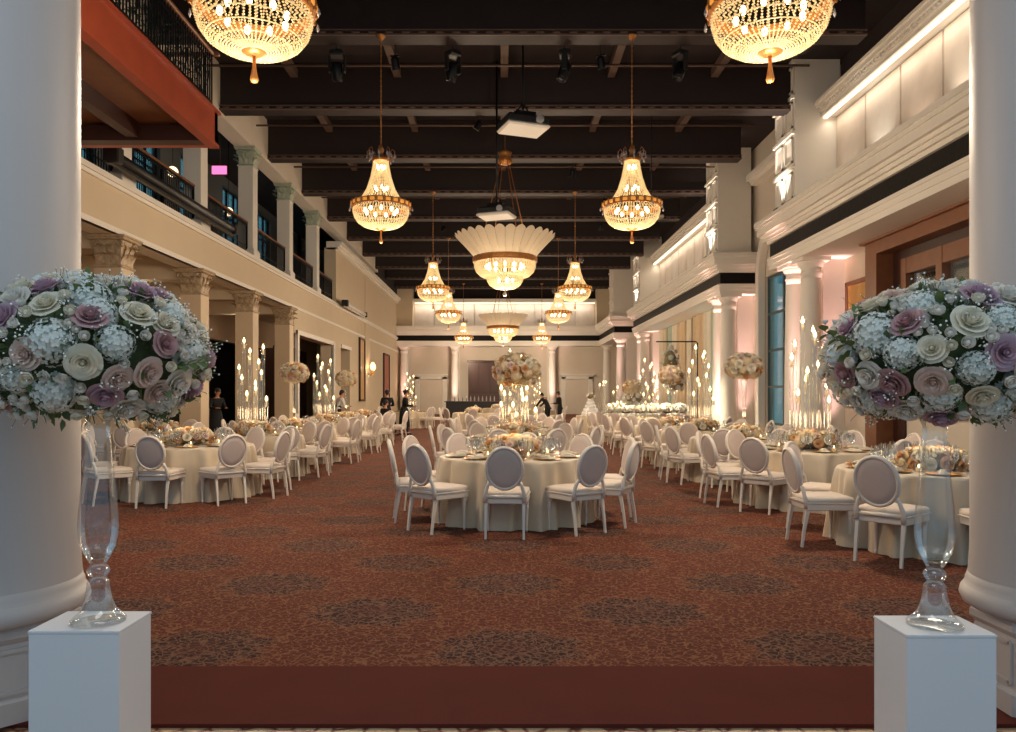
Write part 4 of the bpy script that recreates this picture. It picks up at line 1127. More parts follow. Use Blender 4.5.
# ================================================================ CHAIRS
def chair_parts():
    P = {}
    def trap(z, k=1.): return [(-.225*k, -.215*k, z), (.225*k, -.215*k, z), (.25*k, .235*k, z), (.12*k, .262*k, z), (-.12*k, .262*k, z), (-.25*k, .235*k, z)]
    m = MB(); rings = [trap(.435, .94), trap(.445, 1.0), trap(.475, 1.0), trap(.495, .95), trap(.503, .8), trap(.506, .4)]
    vs = [p for r in rings for p in r]; fs = [tuple(reversed(range(6)))]
    for k in range(5):
        for i in range(6): j = (i+1) % 6; fs.append((k*6+i, k*6+j, k*6+6+j, k*6+6+i))
    fs.append(tuple(30+i for i in range(6))); m.add(vs, fs, None, 0, True); P['seat'] = (m, 'chair_seat')
    m = MB(); rings = [trap(.365, .98), trap(.372, 1.0), trap(.425, 1.0), trap(.432, 1.04), trap(.442, 1.04), trap(.446, 1.0)]
    vs = [p for r in rings for p in r]; fs = [tuple(reversed(range(6)))]
    for k in range(5):
        for i in range(6): j = (i+1) % 6; fs.append((k*6+i, k*6+j, k*6+6+j, k*6+6+i))
    fs.append(tuple(30+i for i in range(6))); m.add(vs, fs, None, 0); P['apron'] = (m, 'chair_white')
    tilt = T(0, -.235, .50) @ RX(.20)
    # oval back: centre .26 above the pivot
    cz, rx, rz = .248, .187, .222
    oval = lambda k, n: (rx*math.cos(2*PI*k/n), 0, cz+rz*math.sin(2*PI*k/n))
    m = MB(); m.tube([oval(k, 30) for k in range(30)], .024, 8, tilt, closed=True, sq=(1.0, .8))
    m.tube([oval(k, 30)[0:1]+(-.012,)+oval(k, 30)[2:] for k in range(30)], .016, 6, tilt, closed=True)
    for s in (-1, 1):                        # posts from the rail up into the oval
        m.tube([(s*.205, -.225, .38), (s*.205, -.232, .47), (s*.178, -.243, .56), (s*.158, -.256, .60)], [.023, .022, .019, .017], 8)
    m.tube([(-.2, -.222, .44), (.2, -.222, .44)], .02, 6)
    P['back_frame'] = (m, 'chair_white')
    m = MB(); vs = []; fs = []
    n = 30
    for side, dy in ((1, .03), (-1, -.024)):
        o = len(vs)
        for q, e in ((.97, .25), (.9, .8), (.6, 1.0)):
            for k in range(n): a = 2*PI*k/n; vs.append((rx*q*math.cos(a), dy*e, cz+rz*q*math.sin(a)))
        vs.append((0, dy*1.05, cz))
        for r in range(2):
            for k in range(n):
                j = (k+1) % n; f = (o+r*n+k, o+r*n+j, o+(r+1)*n+j, o+(r+1)*n+k); fs.append(f if side < 0 else tuple(reversed(f)))
        for k in range(n):
            j = (k+1) % n; f = (o+2*n+k, o+2*n+j, o+3*n); fs.append(f if side < 0 else tuple(reversed(f)))
    m.add(vs, fs, tilt, 0, True); P['backrest'] = (m, 'chair_pad')
    m = MB(); prof = [(.010, 0), (.014, .02), (.015, .035), (.011, .045), (.013, .06), (.021, .27), (.024, .29), (.019, .3), (.023, .31), (.026, .33)]
    m.lathe(prof, 10); m.box((0, 0, .365), (.052, .052, .08), bev=.005); P['fleg'] = (m, 'chair_white')
    m = MB(); m.tube([(0, -.06, 0), (0, -.04, .16), (0, 0, .38), (0, 0, .44)], [.016, .018, .024, .024], 4, smooth=False); P['rleg'] = (m, 'chair_white')
    return P
CP = chair_parts(); CMsh = {k: v[0].mesh({'fleg': 'leg', 'rleg': 'leg'}.get(k, k), v[1]) for k, v in CP.items()}
LEGS = [('fleg', (-.215, .205)), ('fleg', (.215, .205)), ('rleg', (-.2, -.205)), ('rleg', (.2, -.205))]
mm = MB(); mats = ['chair_seat', 'chair_white', 'chair_pad']
for k in ('seat', 'apron', 'back_frame', 'backrest'): mm.merge(CP[k][0], None, mats.index(CP[k][1]))
for k, (x, y) in LEGS: mm.merge(CP[k][0], T(x, y, 0), 1)
CHFAR = mm.mesh('banquet_chair', mats)
placed_ch = []; nch = [0]; LABELS = set()
def chair(x, y, face, label, group):
    """face = direction the sitter looks, radians from +Y (towards the far wall), counter-clockwise"""
    for (a, b) in placed_ch:
        if (a-x)**2+(b-y)**2 < .56**2: return None
    placed_ch.append((x, y))
    if label in LABELS: label += ', next seat round'
    if label in LABELS: label = label.replace(', next seat round', ', third seat round')
    assert label not in LABELS, label
    LABELS.add(label)
    if y < 19.5:
        t = thing('banquet_chair', label, 'chair', (x, y, .001), face, group)
        for k in ('seat', 'apron', 'back_frame', 'backrest'): put(k, CMsh[k], t)
        for k, (a, b) in LEGS: put('leg', CMsh[k], t, T(a, b, 0))
    else:
        t = put('banquet_chair', CHFAR); t.location = (x, y, .001); t.rotation_euler = (0, 0, face); tag(t, label, 'chair', group)
    return t
# ================================================================ TABLES
def cloth_mb(seed, R=.915, h=.76, seg=200):
    m = MB(); r_ = random.Random(seed); ph = [r_.random()*6 for _ in range(4)]
    def fold(a, t): return (.055*math.sin(13*a+ph[0]+1.2*math.sin(3*a))+.036*math.sin(23*a+ph[1]+math.sin(5*a))+.014*math.sin(37*a+ph[2]))*t+.008*math.sin(60*a+ph[3])*t*t
    prof = [(0.001, h), (.5, h), (R-.02, h), (R, h-.006), (R+.008, h-.03)]+[(R+.012+.06*t, h-.03-(h-.034)*t) for t in [k/9 for k in range(1, 10)]]
    n = len(prof); vs = []; fs = []
    for k, (r, z) in enumerate(prof):
        t = max(0, (k-3)/(n-4))
        for i in range(seg):
            a = 2*PI*i/seg; q = r+fold(a, t**.7 if t > 0 else 0); vs.append((q*math.cos(a), q*math.sin(a), z+(.0 if k < n-1 else 0)))
    for k in range(n-1):
        for i in range(seg): j = (i+1) % seg; fs.append((k*seg+j, k*seg+i, (k+1)*seg+i, (k+1)*seg+j))
    m.add(vs, fs, None, 0, True); return m
CLm = [cloth_mb(s).mesh('tablecloth', 'cloth') for s in (1, 2)]
m = MB(); m.lathe([(.0, 0), (.09, 0), (.11, .003), (.165, .014), (.166, .017), (.11, .008), (0, .006)], 28, cap=False); PLm = m.mesh('charger_plate', 'gold')
m = MB(); m.lathe([(.0, .0), (.08, .001), (.125, .012), (.126, .015), (.08, .006), (0, .005)], 24, cap=False); PL2 = m.mesh('plate', 'china')
m = MB(); m.lathe([(.034, 0), (.033, .003), (.006, .008), (.004, .02), (.004, .09), (.012, .10), (.032, .125), (.040, .155), (.037, .19), (.032, .22)], 14, cap=False); GLm = m.mesh('wine_glass', 'glass')
m = MB(); m.lathe([(.03, 0), (.03, .004), (.004, .01), (.0035, .12), (.02, .14), (.026, .19), (.024, .25)], 12, cap=False); GL2 = m.mesh('champagne_glass', 'glass')
m = MB(); vs = []; fs = []                     # folded napkin: three-fold pocket with a raised fan
for k in range(4): m.box((0, -.0+.004*k, .012+.006*k), (.09-.008*k, .2-.012*k, .006), bev=.002)
m.box((0, .02, .04), (.05, .1, .012), bev=.004); NPm = m.mesh('napkin', 'napkin')
m = MB(); m.lathe([(.032, 0), (.036, .005), (.038, .075)], 14, cap=False); VOg = m.mesh('cup', 'cyl')
m = MB(); m.lathe([(.028, .004), (.028, .035), (.003, .037)], 12); VOw = m.mesh('wax', 'wax')
m = MB(); m.lathe([(.001, .037), (.008, .046), (.006, .056), (.001, .072)], 8); VOf = m.mesh('flame', 'flame')
m = MB(); m.lathe([(.88, .72), (.885, .725), (.885, .745), (.88, .75)], 40); TTm = m.mesh('tabletop', 'mid_wood')
m = MB(); m.lathe([(.3, .01), (.3, .03), (.05, .06), (.05, .7), (.2, .719)], 20); TLm = m.mesh('pedestal_leg', 'iron')
def place_stuff(name, me, x, y, z, label, cat, group, rz=0):
    o = put(name, me); o.location = (x, y, z); o.rotation_euler = (0, 0, rz); return tag(o, label, cat, group)
def votive(x, y, z, label, group):
    t = thing('votive_candle', label, 'candle', (x, y, z), 0, group)
    put('cup', VOg, t); put('wax', VOw, t); put('flame', VOf, t); return t
TCm = {}
def taper(x, y, z, h, label, group, r=.035):
    """tall glass cylinder holder with a candle burning at its top"""
    key = round(h, 1)
    if key not in TCm:
        m = MB(); m.lathe([(r*1.15, 0), (r*1.15, .012), (r*.9, .02), (r*.85, .03), (r*.85, key)], 14, cap=False); m.lathe([(r*1.0, key), (r*1.1, key+.02), (r*1.15, key+.2)], 14, cap=False)
        a = m.mesh('glass_tube', 'cyl'); m = MB(); m.lathe([(.018, key), (.018, key+.1), (.003, key+.105)], 10); b = m.mesh('candle', 'wax')
        m = MB(); m.lathe([(.001, key+.105), (.024, key+.13), (.02, key+.16), (.001, key+.21)], 8); TCm[key] = (a, b, m.mesh('flame', 'flame'))
    t = thing('glass_candle_holder', label, 'candle holder', (x, y, z), 0, group)
    for nm, me in zip(('glass_tube', 'candle', 'flame'), TCm[key]): put(nm, me, t)
    return t
SEATS = {0: 'entrance side', 180: 'far side'}
def seat_words(a, pos, neg):
    a = (a+180) % 360-180; side = pos if a >= 0 else neg; q = abs(a)
    if q < 18: return f'entrance side, slightly toward the {side}'
    if q < 56: return f'entrance side, well toward the {side}'
    if q < 88: return f'{side} edge, entrance end'
    if q < 128: return f'{side} edge, far end'
    if q < 160: return f'far side, toward the {side}'
    return f'far side, slightly toward the {side}'
LOW = [('rose', 'rose_peach', 12, .05, 'rose', 'peach rose'), ('rose', 'rose_cream', 10, .05, 'rose', 'cream rose'), ('rose', 'rose_blush', 4, .045, 'rose', 'blush rose'), ('hydrangea', 'hyd_warm', 8, .08, 'hydrangea', None), ('bud', 'rose_cream', 14, .03, 'spray_rose', None)]
BALL = [('hydrangea', 'hyd_warm', 16, .10, 'hydrangea', None), ('rose', 'rose_cream', 14, .058, 'rose', 'cream rose'), ('rose', 'rose_peach', 10, .055, 'rose', 'peach rose'), ('rose', 'rose_blush', 10, .055, 'rose', 'blush rose'), ('bud', 'rose_white', 20, .032, 'spray_rose', None)]
BALLw = [('hydrangea', 'hyd', 12, .10, 'hydrangea', None), ('rose', 'rose_white', 16, .06, 'rose', 'white rose'), ('rose', 'rose_cream', 12, .055, 'rose', 'cream rose'), ('bud', 'rose_white', 20, .032, 'spray_rose', None)]
def stem_vase_mb(h): 
    m = MB(); m.lathe([(.1, 0), (.1, .012), (.03, .03), (.022, .06), (.03, h*.4), (.045, h*.8), (.07, h)], 20, cap=False); return m
def table(tn, x, y, angles, pos, neg, style, gl=2, h=.76):
    """angles in degrees measured at the table from the entrance direction, positive toward +X"""
    tl = f'{tn} table'
    t = thing('banquet_table', f'round table under a floor-length ivory cloth, {tn}', 'table', (x, y, 0), (x*7+y) % 3, 'round banquet tables')
    put('tablecloth', CLm[int(y*3) % 2], t); put('tabletop', TTm, t); put('pedestal_leg', TLm, t)
    light('POINT', 'candle_glow', (x, y, 1.16), 9, (1, .72, .42), .14)
    for a in angles:
        r = math.radians(a); dx, dy = math.sin(r), -math.cos(r); jit = .03*math.sin(a*3.1+y*5)
        chair(x+dx*(1.2+jit), y+dy*(1.2+jit), math.atan2(dx, -dy)+.05*math.sin(a+x*9), f'oval-back chair at the {tl}, {seat_words(a, pos, neg)}', 'ivory oval-back chairs around the tables')
    g = tn
    rot = (sorted(angles)[0] if angles else 0)
    for k in range(10):
        a = math.radians(rot+36*k+3); dx, dy = math.sin(a), -math.cos(a)
        px, py = x+dx*.70, y+dy*.70
        place_stuff('charger_plate', PLm, px, py, .761, f'gold charger plate on the {tl}', 'plate', f'charger plates, {g}')
        if gl >= 1:
            place_stuff('napkin', NPm, px, py, .764, f'folded ivory napkin on a gold plate, {tl}', 'napkin', f'napkins, {g}', math.atan2(dx, -dy))
            b = a+.2; place_stuff('wine_glass', GLm, x+math.sin(b)*.52, y-math.cos(b)*.52, .761, f'stemmed wine glass on the {tl}', 'glass', f'wine glasses, {g}')
        if gl >= 2:
            b = a+.38; place_stuff('wine_glass', GLm, x+math.sin(b)*.56, y-math.cos(b)*.56, .761, f'stemmed wine glass on the {tl}', 'glass', f'wine glasses, {g}')
            b = a+.29; place_stuff('champagne_glass', GL2, x+math.sin(b)*.47, y-math.cos(b)*.47, .761, f'slender champagne glass on the {tl}', 'glass', f'champagne glasses, {g}')
    for k in range(5 if y < 16 else 4):
        a = 2*PI*k/(5 if y < 16 else 4)+.4; votive(x+math.sin(a)*.42, y-math.cos(a)*.42, .761, f'small lit votive candle on the {tl}', f'votive candles, {g}')
    det = y < 12
    if 'low' in style:
        arrangement('low_floral_centrepiece', f'low mound of peach and cream roses on the {tl}', 'flower arrangement', (x, y, .86), .36, .36, .13, LOW, detail=det, group='low floral centrepieces', seed=int(y*10+x), nleaf=70, nbreath=0, zmin=-.2)
    if 'side' in style:
        arrangement('low_floral_centrepiece', f'low mound of peach and cream roses on the {tl}', 'flower arrangement', (x, y, .84), .33, .33, .11, LOW, detail=det, group='low floral centrepieces', seed=int(y*10+x), nleaf=60, nbreath=0, zmin=-.2)
    if 'ball' in style:
        hh = .86 if 'tall' not in style else .72
        o = stem_vase_mb(hh).build('glass_vase', 'cyl'); o.location = (x, y, .98 if 'low' in style or 'side' in style else .761)
        z0 = o.location.z
        tag(o, f'tall clear glass vase holding a flower ball, {tl}', 'vase', 'tall table vases')
        white = 'white' in style; s = .40 if 'tall' in style else .29
        arrangement('flower_ball', f'round {"white" if white else "cream and peach"} flower ball on a tall glass vase, {tl}', 'flower arrangement', (x, y, z0+hh+s*.62), s, s, s*.75, BALLw if white else BALL, detail=False, group='tall flower balls', seed=int(y*7), nleaf=90, nbreath=90)
    if 'candles' in style or 'ring' in style:
        n = 12 if 'candles' in style else 10; rr_ = random.Random(int(y*11))
        for k in range(n):
            a = 2*PI*k/n; R = (.16 if k % 2 else .26) if 'candles' in style else (.22 if k % 2 else .34)
            hgt = (.5+1.2*((k*5) % n)/n) if 'candles' in style else (.35+.45*((k*3) % n)/n)
            taper(x+R*math.cos(a), y+R*math.sin(a), .80, round(hgt, 1), f'tall glass tube candle holder with a lit candle on the {tl}', f'glass candle holders, {g}')
# centre row
table('first centre-row', .16, 9.4, (-5, 35, 66, 98, 140, 172, -150, -118, -80, -45), 'window', 'arcade', ('low',), 2)
table('second centre-row', .28, 13.6, (-12, 24, 60, 96, 140, 175, -150, -115, -84, -48), 'window', 'arcade', ('low', 'ball', 'tall', 'ring'), 1)
table('third centre-row', .35, 17.9, (0, 38, 75, 110, 145, 180, -145, -110, -75, -38), 'window', 'arcade', ('candles', 'side'), 1)
table('fourth centre-row', .3, 22.3, (20, 60, 100, 140, -160, -120, -90, -50, -20), 'window', 'arcade', ('low',), 0)
# window-side row
for k in range(7):
    y = 7.74+2.9*k
    st = [('side',), ('low', 'candles'), ('ball', 'side'), ('low', 'candles'), ('ball', 'side'), ('candles',), ('ball',)][k]
    ang = [(-47, -90, -135, 150, 110, 70, -5), (-50, -82, -118, -155, 20, 60, 95, 135, 175), (-30, -68, -100, -132, 12, 50, 90, 130, 170), (-25, -62, -98, -135, 12, 50, 90, 130, 170), (-28, -62, -98, -135, 12, 50, 90, 130), (-30, -64, -98, -140, 30, 90), (-30, -64, -98, -140, 30, 90)][k]
    table(f'{ORD[k]} window-row', 4.33 if k else 4.42, y, ang, 'window', 'aisle', st, 2 if k < 2 else (1 if k < 5 else 0))
# arcade-side row
for k in range(6):
    y = 11.55+2.9*k
    st = [('low', 'candles'), ('candles', 'low'), ('ball', 'side'), ('candles', 'low'), ('low', 'ball'), ('low',)][k]
    if k == 0: st = ('low',)
    ang = [(3, 43, 79, 122, 160, -165, -125, -85, -40), (42, 78, 112, 150, 0, -40, -80, -120, 180), (40, 76, 108, 145, 0, -40, -80, -120, 180), (42, 78, 112, 150, 0, -40, -80, -120), (42, 78, 112, 150, 0, -90), (42, 78, 112, 150, 0, -90)][k]
    table(f'{ORD[k]} arcade-row', -4.72, y, ang, 'aisle', 'arcade', st, 2 if k < 1 else (1 if k < 4 else 0))
# outer arcade-side tables glimpsed behind
table('outer arcade-side', -7.0, 15.6, (0, 60, 120, 180, -90), 'aisle', 'arcade', ('low',), 0)
# far tables
table('far white-lit', -4.3, 36, (0, 45, 90, 140, -50, -100), 'window', 'arcade', ('candles',), 0)
table('far centre', -1.2, 33.5, (0, 45, 90, -50, -100), 'window', 'arcade', ('low',), 0)
table('remotest centre', 1.9, 40, (0, 45, 90, -50, -100), 'window', 'arcade', ('candles',), 0)

t = thing('carafe', 'clear glass carafe with a black stopper on the first window-row table', 'carafe', (4.75, 7.25, .761))
m = MB(); m.lathe([(.0, .002), (.06, .004), (.075, .03), (.07, .12), (.025, .2), (.02, .3), (.028, .31)], 20, cap=False); m.build('body', 'glass', t)
m = MB(); m.lathe([(.022, .27), (.026, .3), (.034, .305), (.034, .35), (.03, .355)], 16); m.build('stopper', 'black', t)
# head table with candles and lit flowers, and the cake
t = thing('head_table', 'long rectangular head table under a pale cloth at the far end of the drapes', 'table', (5.9, 31.2, 0))
m = MB(); m.box((0, 0, .755), (3.2, .9, .02), bev=.005)
vs = []; fs = []; n = 160; P_ = []
for k in range(n):
    f = k/n*8.2
    if f < 3.2: p = (-1.6+f, -.45)
    elif f < 4.1: p = (1.6, -.45+f-3.2)
    elif f < 7.3: p = (1.6-(f-4.1), .45)
    else: p = (-1.6, .45-(f-7.3))
    P_.append(p)
for k, p in enumerate(P_): q = 1+.03*math.sin(k*1.3); vs += [(p[0], p[1], .76), (p[0]*(1.0+.012*math.sin(k*1.3))+.0, p[1]*(1+.09*math.sin(k*1.3)), .01)]
for k in range(n): j = (k+1) % n; fs.append((2*k, 2*k+1, 2*j+1, 2*j))
m.add(vs, fs, None, 0, True); m.build('tablecloth', 'cloth_white', t)
light('AREA', 'head_table_light', (5.9, 31.0, 2.4), 420, (1, .88, .62), 2.6, (0, 0, 0), .8)
for k in range(6):
    arrangement('flower_mound', f'glowing pale flower mound on the head table, {ORD[k]} from the cake', 'flower arrangement', (4.55+k*.55, 31.0, .95), .3, .26, .22, BALLw[:3], detail=False, group='flower mounds on the head table', seed=50+k, nleaf=40, nbreath=0, zmin=-.2)
rr_ = random.Random(5)
for k in range(22):
    taper(3.9+k*.125+rr_.uniform(-.04, .04), 29.9+rr_.uniform(-.35, .35), 0.001, round(rr_.uniform(.9, 2.0), 1), 'floor-standing glass tube candle holder glowing in front of the head table', 'floor candles by the head table', r=.05)
for k, (x, y, z) in enumerate(((5.1, 29.2, 1.15), (6.9, 30.2, 1.7))):
    o = stem_vase_mb(z).build('glass_vase', 'cyl'); o.location = (x, y, .001); tag(o, f'tall clear floor vase, {["in front of the head table", "beside the drapes"][k]}', 'vase')
    arrangement('flower_ball', f'white flower ball on a floor vase {["in front of the head table", "beside the drapes"][k]}', 'flower arrangement', (x, y, z+.3), .42, .42, .36, BALLw, detail=False, seed=70+k, nleaf=60, nbreath=60)
# hanging flower cloud and its arm
t = thing('floral_stand', 'metal stand whose arm carries a pale flower column in front of the drapes', 'stand', (7.6, 29.4, 0))
m = MB(); m.lathe([(.25, 0), (.25, .03), (.03, .05)], 16); m.tube([(0, 0, .03), (0, 0, 3.55), (-.05, 0, 3.6), (-1.6, 0, 3.6)], .025, 8); m.build('frame', 'iron', t)
arrangement('flower_column', 'pale green and white flower column hanging before the drapes', 'flower arrangement', (6.55, 29.4, 2.6), .34, .34, .85, BALLw, detail=False, seed=80, nleaf=160, nbreath=90)
t = thing('cake_table', 'small round white-clothed table carrying the tiered cake', 'table', (3.45, 29.3, 0))
put('tablecloth', CLm[0], t, S3(.6, .6, 1.0))
t = thing('wedding_cake', 'tall white tiered wedding cake on the small round table', 'cake', (3.45, 29.3, .761))
z = 0
for r, h in ((.34, .13), (.28, .13), (.22, .13), (.16, .13), (.11, .11)):
    m = MB(); m.lathe([(r, z), (r, z+h-.01), (r-.01, z+h), (0.001, z+h)], 28)
    for k in range(int(r*90)): a = 2*PI*k/int(r*90); m.ell((r*math.cos(a), r*math.sin(a), z+.012), .012, 5, 4)
    m.build('tier', 'cake', t); z += h
arrangement('cake_flowers', 'small white flowers crowning the tiered cake', 'flower arrangement', (3.45, 29.3, .761+z+.1), .16, .16, .13, [('rose', 'rose_white', 7, .05, 'rose', None)], detail=False, seed=90, nleaf=20, nbreath=0)

# dark cabinet and buffet at the far wall
t = thing('dark_cabinet', 'tall dark timber cabinet against the far wall', 'cabinet', (-1.3, 60.6, 0))
m = MB(); m.box((0, 0, 2.1), (2.6, .7, 4.2)); m.box((0, -.02, 4.25), (2.8, .85, .14), bev=.03); m.box((0, 0, .1), (2.75, .8, .2), bev=.03); m.build('carcass', 'dark_wood', t)
for k in range(3):
    m = MB(); x = -.85+k*.85; m.box((x, -.37, 2.9), (.74, .04, 2.2), bev=.01); m.box((x, -.4, 2.9), (.5, .03, 1.9)); m.build('door', 'dark_wood', t)
    m = MB(); m.box((x, -.37, .95), (.74, .04, 1.3), bev=.01); m.box((x, -.4, .95), (.5, .03, 1.0)); m.build('door', 'dark_wood', t)
t = thing('buffet_bar', 'long dark bar counter with bottles in front of the far cabinet', 'bar', (-1.9, 50, 0))
m = MB(); m.box((0, 0, .55), (3.4, .7, 1.1)); m.build('counter_front', 'black', t); m = MB(); m.box((0, 0, 1.13), (3.6, .85, .06), bev=.01); m.build('counter_top', 'dark_wood', t)
m = MB(); m.lathe([(.04, 0), (.045, .01), (.045, .2), (.015, .27), (.015, .34)], 10); bt = m.mesh('bottle', 'glassy')
for k in range(12): place_stuff('bottle', bt, -3.3+k*.26, 50+.1*(k % 2), 1.161, 'dark bottle standing on the far bar counter', 'bottle', 'bottles on the bar counter')
table('far bar-side white', -.2, 46, (0, 60, -60, 120), 'window', 'arcade', ('low',), 0)

# ================================================================ PEOPLE
def person(label, loc, rz, J, clothes='suit', sc=1., skirt=False, shirt=False, apron=False):
    t = thing('person', label, 'person', loc, rz); t.scale = (sc,)*3
    def skin(name, nodes, edges, mat, parent, root=0, sub=1):
        me = bpy.data.meshes.new(name); me.from_pydata([n[0] for n in nodes], edges, [])
        o = bpy.data.objects.new(name, me); COL.objects.link(o); o.parent = parent; me.materials.append(M[mat])
        md = o.modifiers.new('Skin', 'SKIN'); md.use_smooth_shade = True
        if not me.skin_vertices: me.attributes  # layer made by the modifier below
        lay = me.skin_vertices[0] if me.skin_vertices else None
        if lay is None:
            bpy.context.view_layer.objects.active = o; bpy.ops.mesh.customdata_skin_add(); lay = me.skin_vertices[0]
        for i, n in enumerate(nodes): r = n[1]; lay.data[i].radius = r if isinstance(r, tuple) else (r, r); lay.data[i].use_root = (i == root)
        s = o.modifiers.new('Sub', 'SUBSURF'); s.levels = sub; s.render_levels = sub
        return o
    Jv = {k: Vector(v) for k, v in J.items()}
    V = lambda k: Jv[k]
    nodes = [(V('pel'), (.13, .10)), (V('wst'), (.115, .085)), (V('chs'), (.15, .10)), (V('nck'), .05), (V('hd0'), .055), (V('hd1'), (.075, .09)), (V('hd2'), (.06, .07))]
    edges = [(0, 1), (1, 2), (2, 3), (3, 4), (4, 5), (5, 6)]
    for s in 'lr':
        b = len(nodes); nodes += [(V(s+'sh'), .055), (V(s+'el'), .042), (V(s+'wr'), .028), (V(s+'wr')+(V(s+'wr')-V(s+'el')).normalized()*.06, (.038, .018))]; edges += [(2, b), (b, b+1), (b+1, b+2), (b+2, b+3)]
        pd = (V(s+'wr')-V(s+'el')).normalized(); base = b+3; side = pd.cross(Vector((0, 0, 1))); side = side.normalized() if side.length > .1 else Vector((1, 0, 0))
        p0 = nodes[base][0]
        for f in range(4):
            q = len(nodes); o1 = p0+side*(f-1.5)*.019+pd*.035; nodes += [(o1, .0085), (o1+pd*(.03+.006*(f in (1, 2))), .0075)]; edges += [(base, q), (q, q+1)]
        q = len(nodes); nodes += [(p0-pd*.02+side*.04, .010), (p0+side*.055+pd*.02, .008)]; edges += [(b+3, q), (q, q+1)]
        b = len(nodes); nodes += [(V(s+'hp'), .085), (V(s+'kn'), .058), (V(s+'an'), .038), (V(s+'to'), (.035, .03))]; edges += [(0, b), (b, b+1), (b+1, b+2), (b+2, b+3)]
    body = skin('body', nodes, edges, 'skin', t)
    cn = [(V('pel'), (.15, .12)), (V('wst'), (.135, .105)), (V('chs'), (.19, .145)), (V('chs').lerp(V('nck'), .6), (.12, .10))]; ce = [(0, 1), (1, 2), (2, 3), (0, 4)]; cn.append((V('pel')+(V('pel')-V('wst'))*(.1 if shirt else .6), (.155, .125) if not shirt else (.12, .1)))
    for s in 'lr':
        b = len(cn); cn += [(V(s+'sh'), .07), (V(s+'el'), .056), (V(s+'wr').lerp(V(s+'el'), .1), .042)]; ce += [(2, b), (b, b+1), (b+1, b+2)]
    skin('jacket' if not shirt else 'shirt', cn, ce, 'white_shirt' if shirt else 'black_cloth', t)
    if shirt:
        skin('waistcoat', [(V('pel'), (.155, .125)), (V('wst'), (.145, .115)), (V('wst').lerp(V('chs'), .75), (.16, .128))], [(0, 1), (1, 2)], 'black_cloth', t)
    if skirt:
        m = MB(); c = V('pel'); k = V('lkn').lerp(V('rkn'), .5)
        m.lathe([(.15, .12), (.19, 0), (.22, -.3), (.25, -.62), (.24, -.63), (.12, -.3)], 24, T(c.x, c.y, c.z), cap=False, sy=.85, rf=lambda a, k: 1+.04*math.sin(a*9)*(k > 1)); m.build('skirt', 'black_cloth', t)
    tn_ = [(V('pel'), (.15, .12)), (V('pel').lerp(V('wst'), .9), (.135, .11))]; te = [(0, 1)]
    for s in 'lr':
        b = len(tn_); tn_ += [(V(s+'hp'), .105), (V(s+'kn'), .08), (V(s+'an'), .062)]; te += [(0, b), (b, b+1), (b+1, b+2)]
    skin('trousers', tn_, te, 'black_cloth', t)
    for s in 'lr':
        a, b = V(s+'an'), V(s+'to'); m = MB()
        d = (b-a); d.z = 0; d.normalize(); m.ell((0, 0, 0), (.05, .14, .045), 12, 8, T(a.x+d.x*.07, a.y+d.y*.07, a.z-.045) @ d.to_track_quat('Y', 'Z').to_matrix().to_4x4()); m.build('shoe', 'black', t)
    hd = V('hd1'); up = (V('hd2')-V('hd0')).normalized(); fw = Vector((0, 1, 0)); fw = (fw-up*fw.dot(up)).normalized(); R = Matrix((fw.cross(up), fw, up)).transposed().to_4x4()
    B = T(*hd) @ R
    m = MB(); m.ell((0, -.025, .045), (.085, .095, .09), 14, 10, B); m.ell((0, -.07, -.01), (.075, .05, .09), 12, 8, B)
    if skirt: m.ell((0, -.12, .03), (.045, .045, .05), 10, 8, B)
    m.build('hair', 'hair', t)
    m = MB(); m.ell((0, .088, -.015), (.014, .022, .026), 8, 6, B); m.ell((.083, 0, -.01), (.012, .022, .034), 8, 6, B); m.ell((-.083, 0, -.01), (.012, .022, .034), 8, 6, B); m.ell((0, .078, -.06), (.026, .012, .008), 8, 6, B)
    m.build('face_feature', 'skin', t)
    m = MB(); m.ell((.03, .08, .012), (.011, .008, .007), 8, 6, B); m.ell((-.03, .08, .012), (.011, .008, .007), 8, 6, B); m.build('eye', 'black', t)
    return t
def stand(lean=0., arms=0, step=0.):
    c = math.sin(lean)
    J = dict(pel=(0, 0, .95), wst=(0, .12*c, 1.12), chs=(0, .42*c, 1.34-.05*lean), nck=(0, .58*c, 1.50-.12*lean), hd0=(0, .62*c+.01, 1.56-.16*lean), hd1=(0, .68*c+.02, 1.65-.2*lean), hd2=(0, .72*c+.02, 1.72-.22*lean))
    for s, x in (('l', -1), ('r', 1)):
        J[s+'sh'] = (x*.185, .42*c, 1.40-.07*lean)
        if arms == 0: J[s+'el'] = (x*.24, .42*c-.02, 1.12-.05*lean); J[s+'wr'] = (x*.24, .42*c+.06, .88-.05*lean)
        elif arms == 1: J[s+'el'] = (x*.25, .42*c+.03, 1.13); J[s+'wr'] = (x*.15, .42*c+.30, 1.12)
        else: J[s+'el'] = (x*.22, .42*c+.2, 1.18-.1*lean); J[s+'wr'] = (x*.14, .42*c+.42, 1.0-.15*lean)
        J[s+'hp'] = (x*.09, 0, .90); J[s+'kn'] = (x*.10, .03+x*step, .50); J[s+'an'] = (x*.10, x*step*1.6-.02, .09); J[s+'to'] = (x*.11, .13+x*step*1.6, .04)
    return J
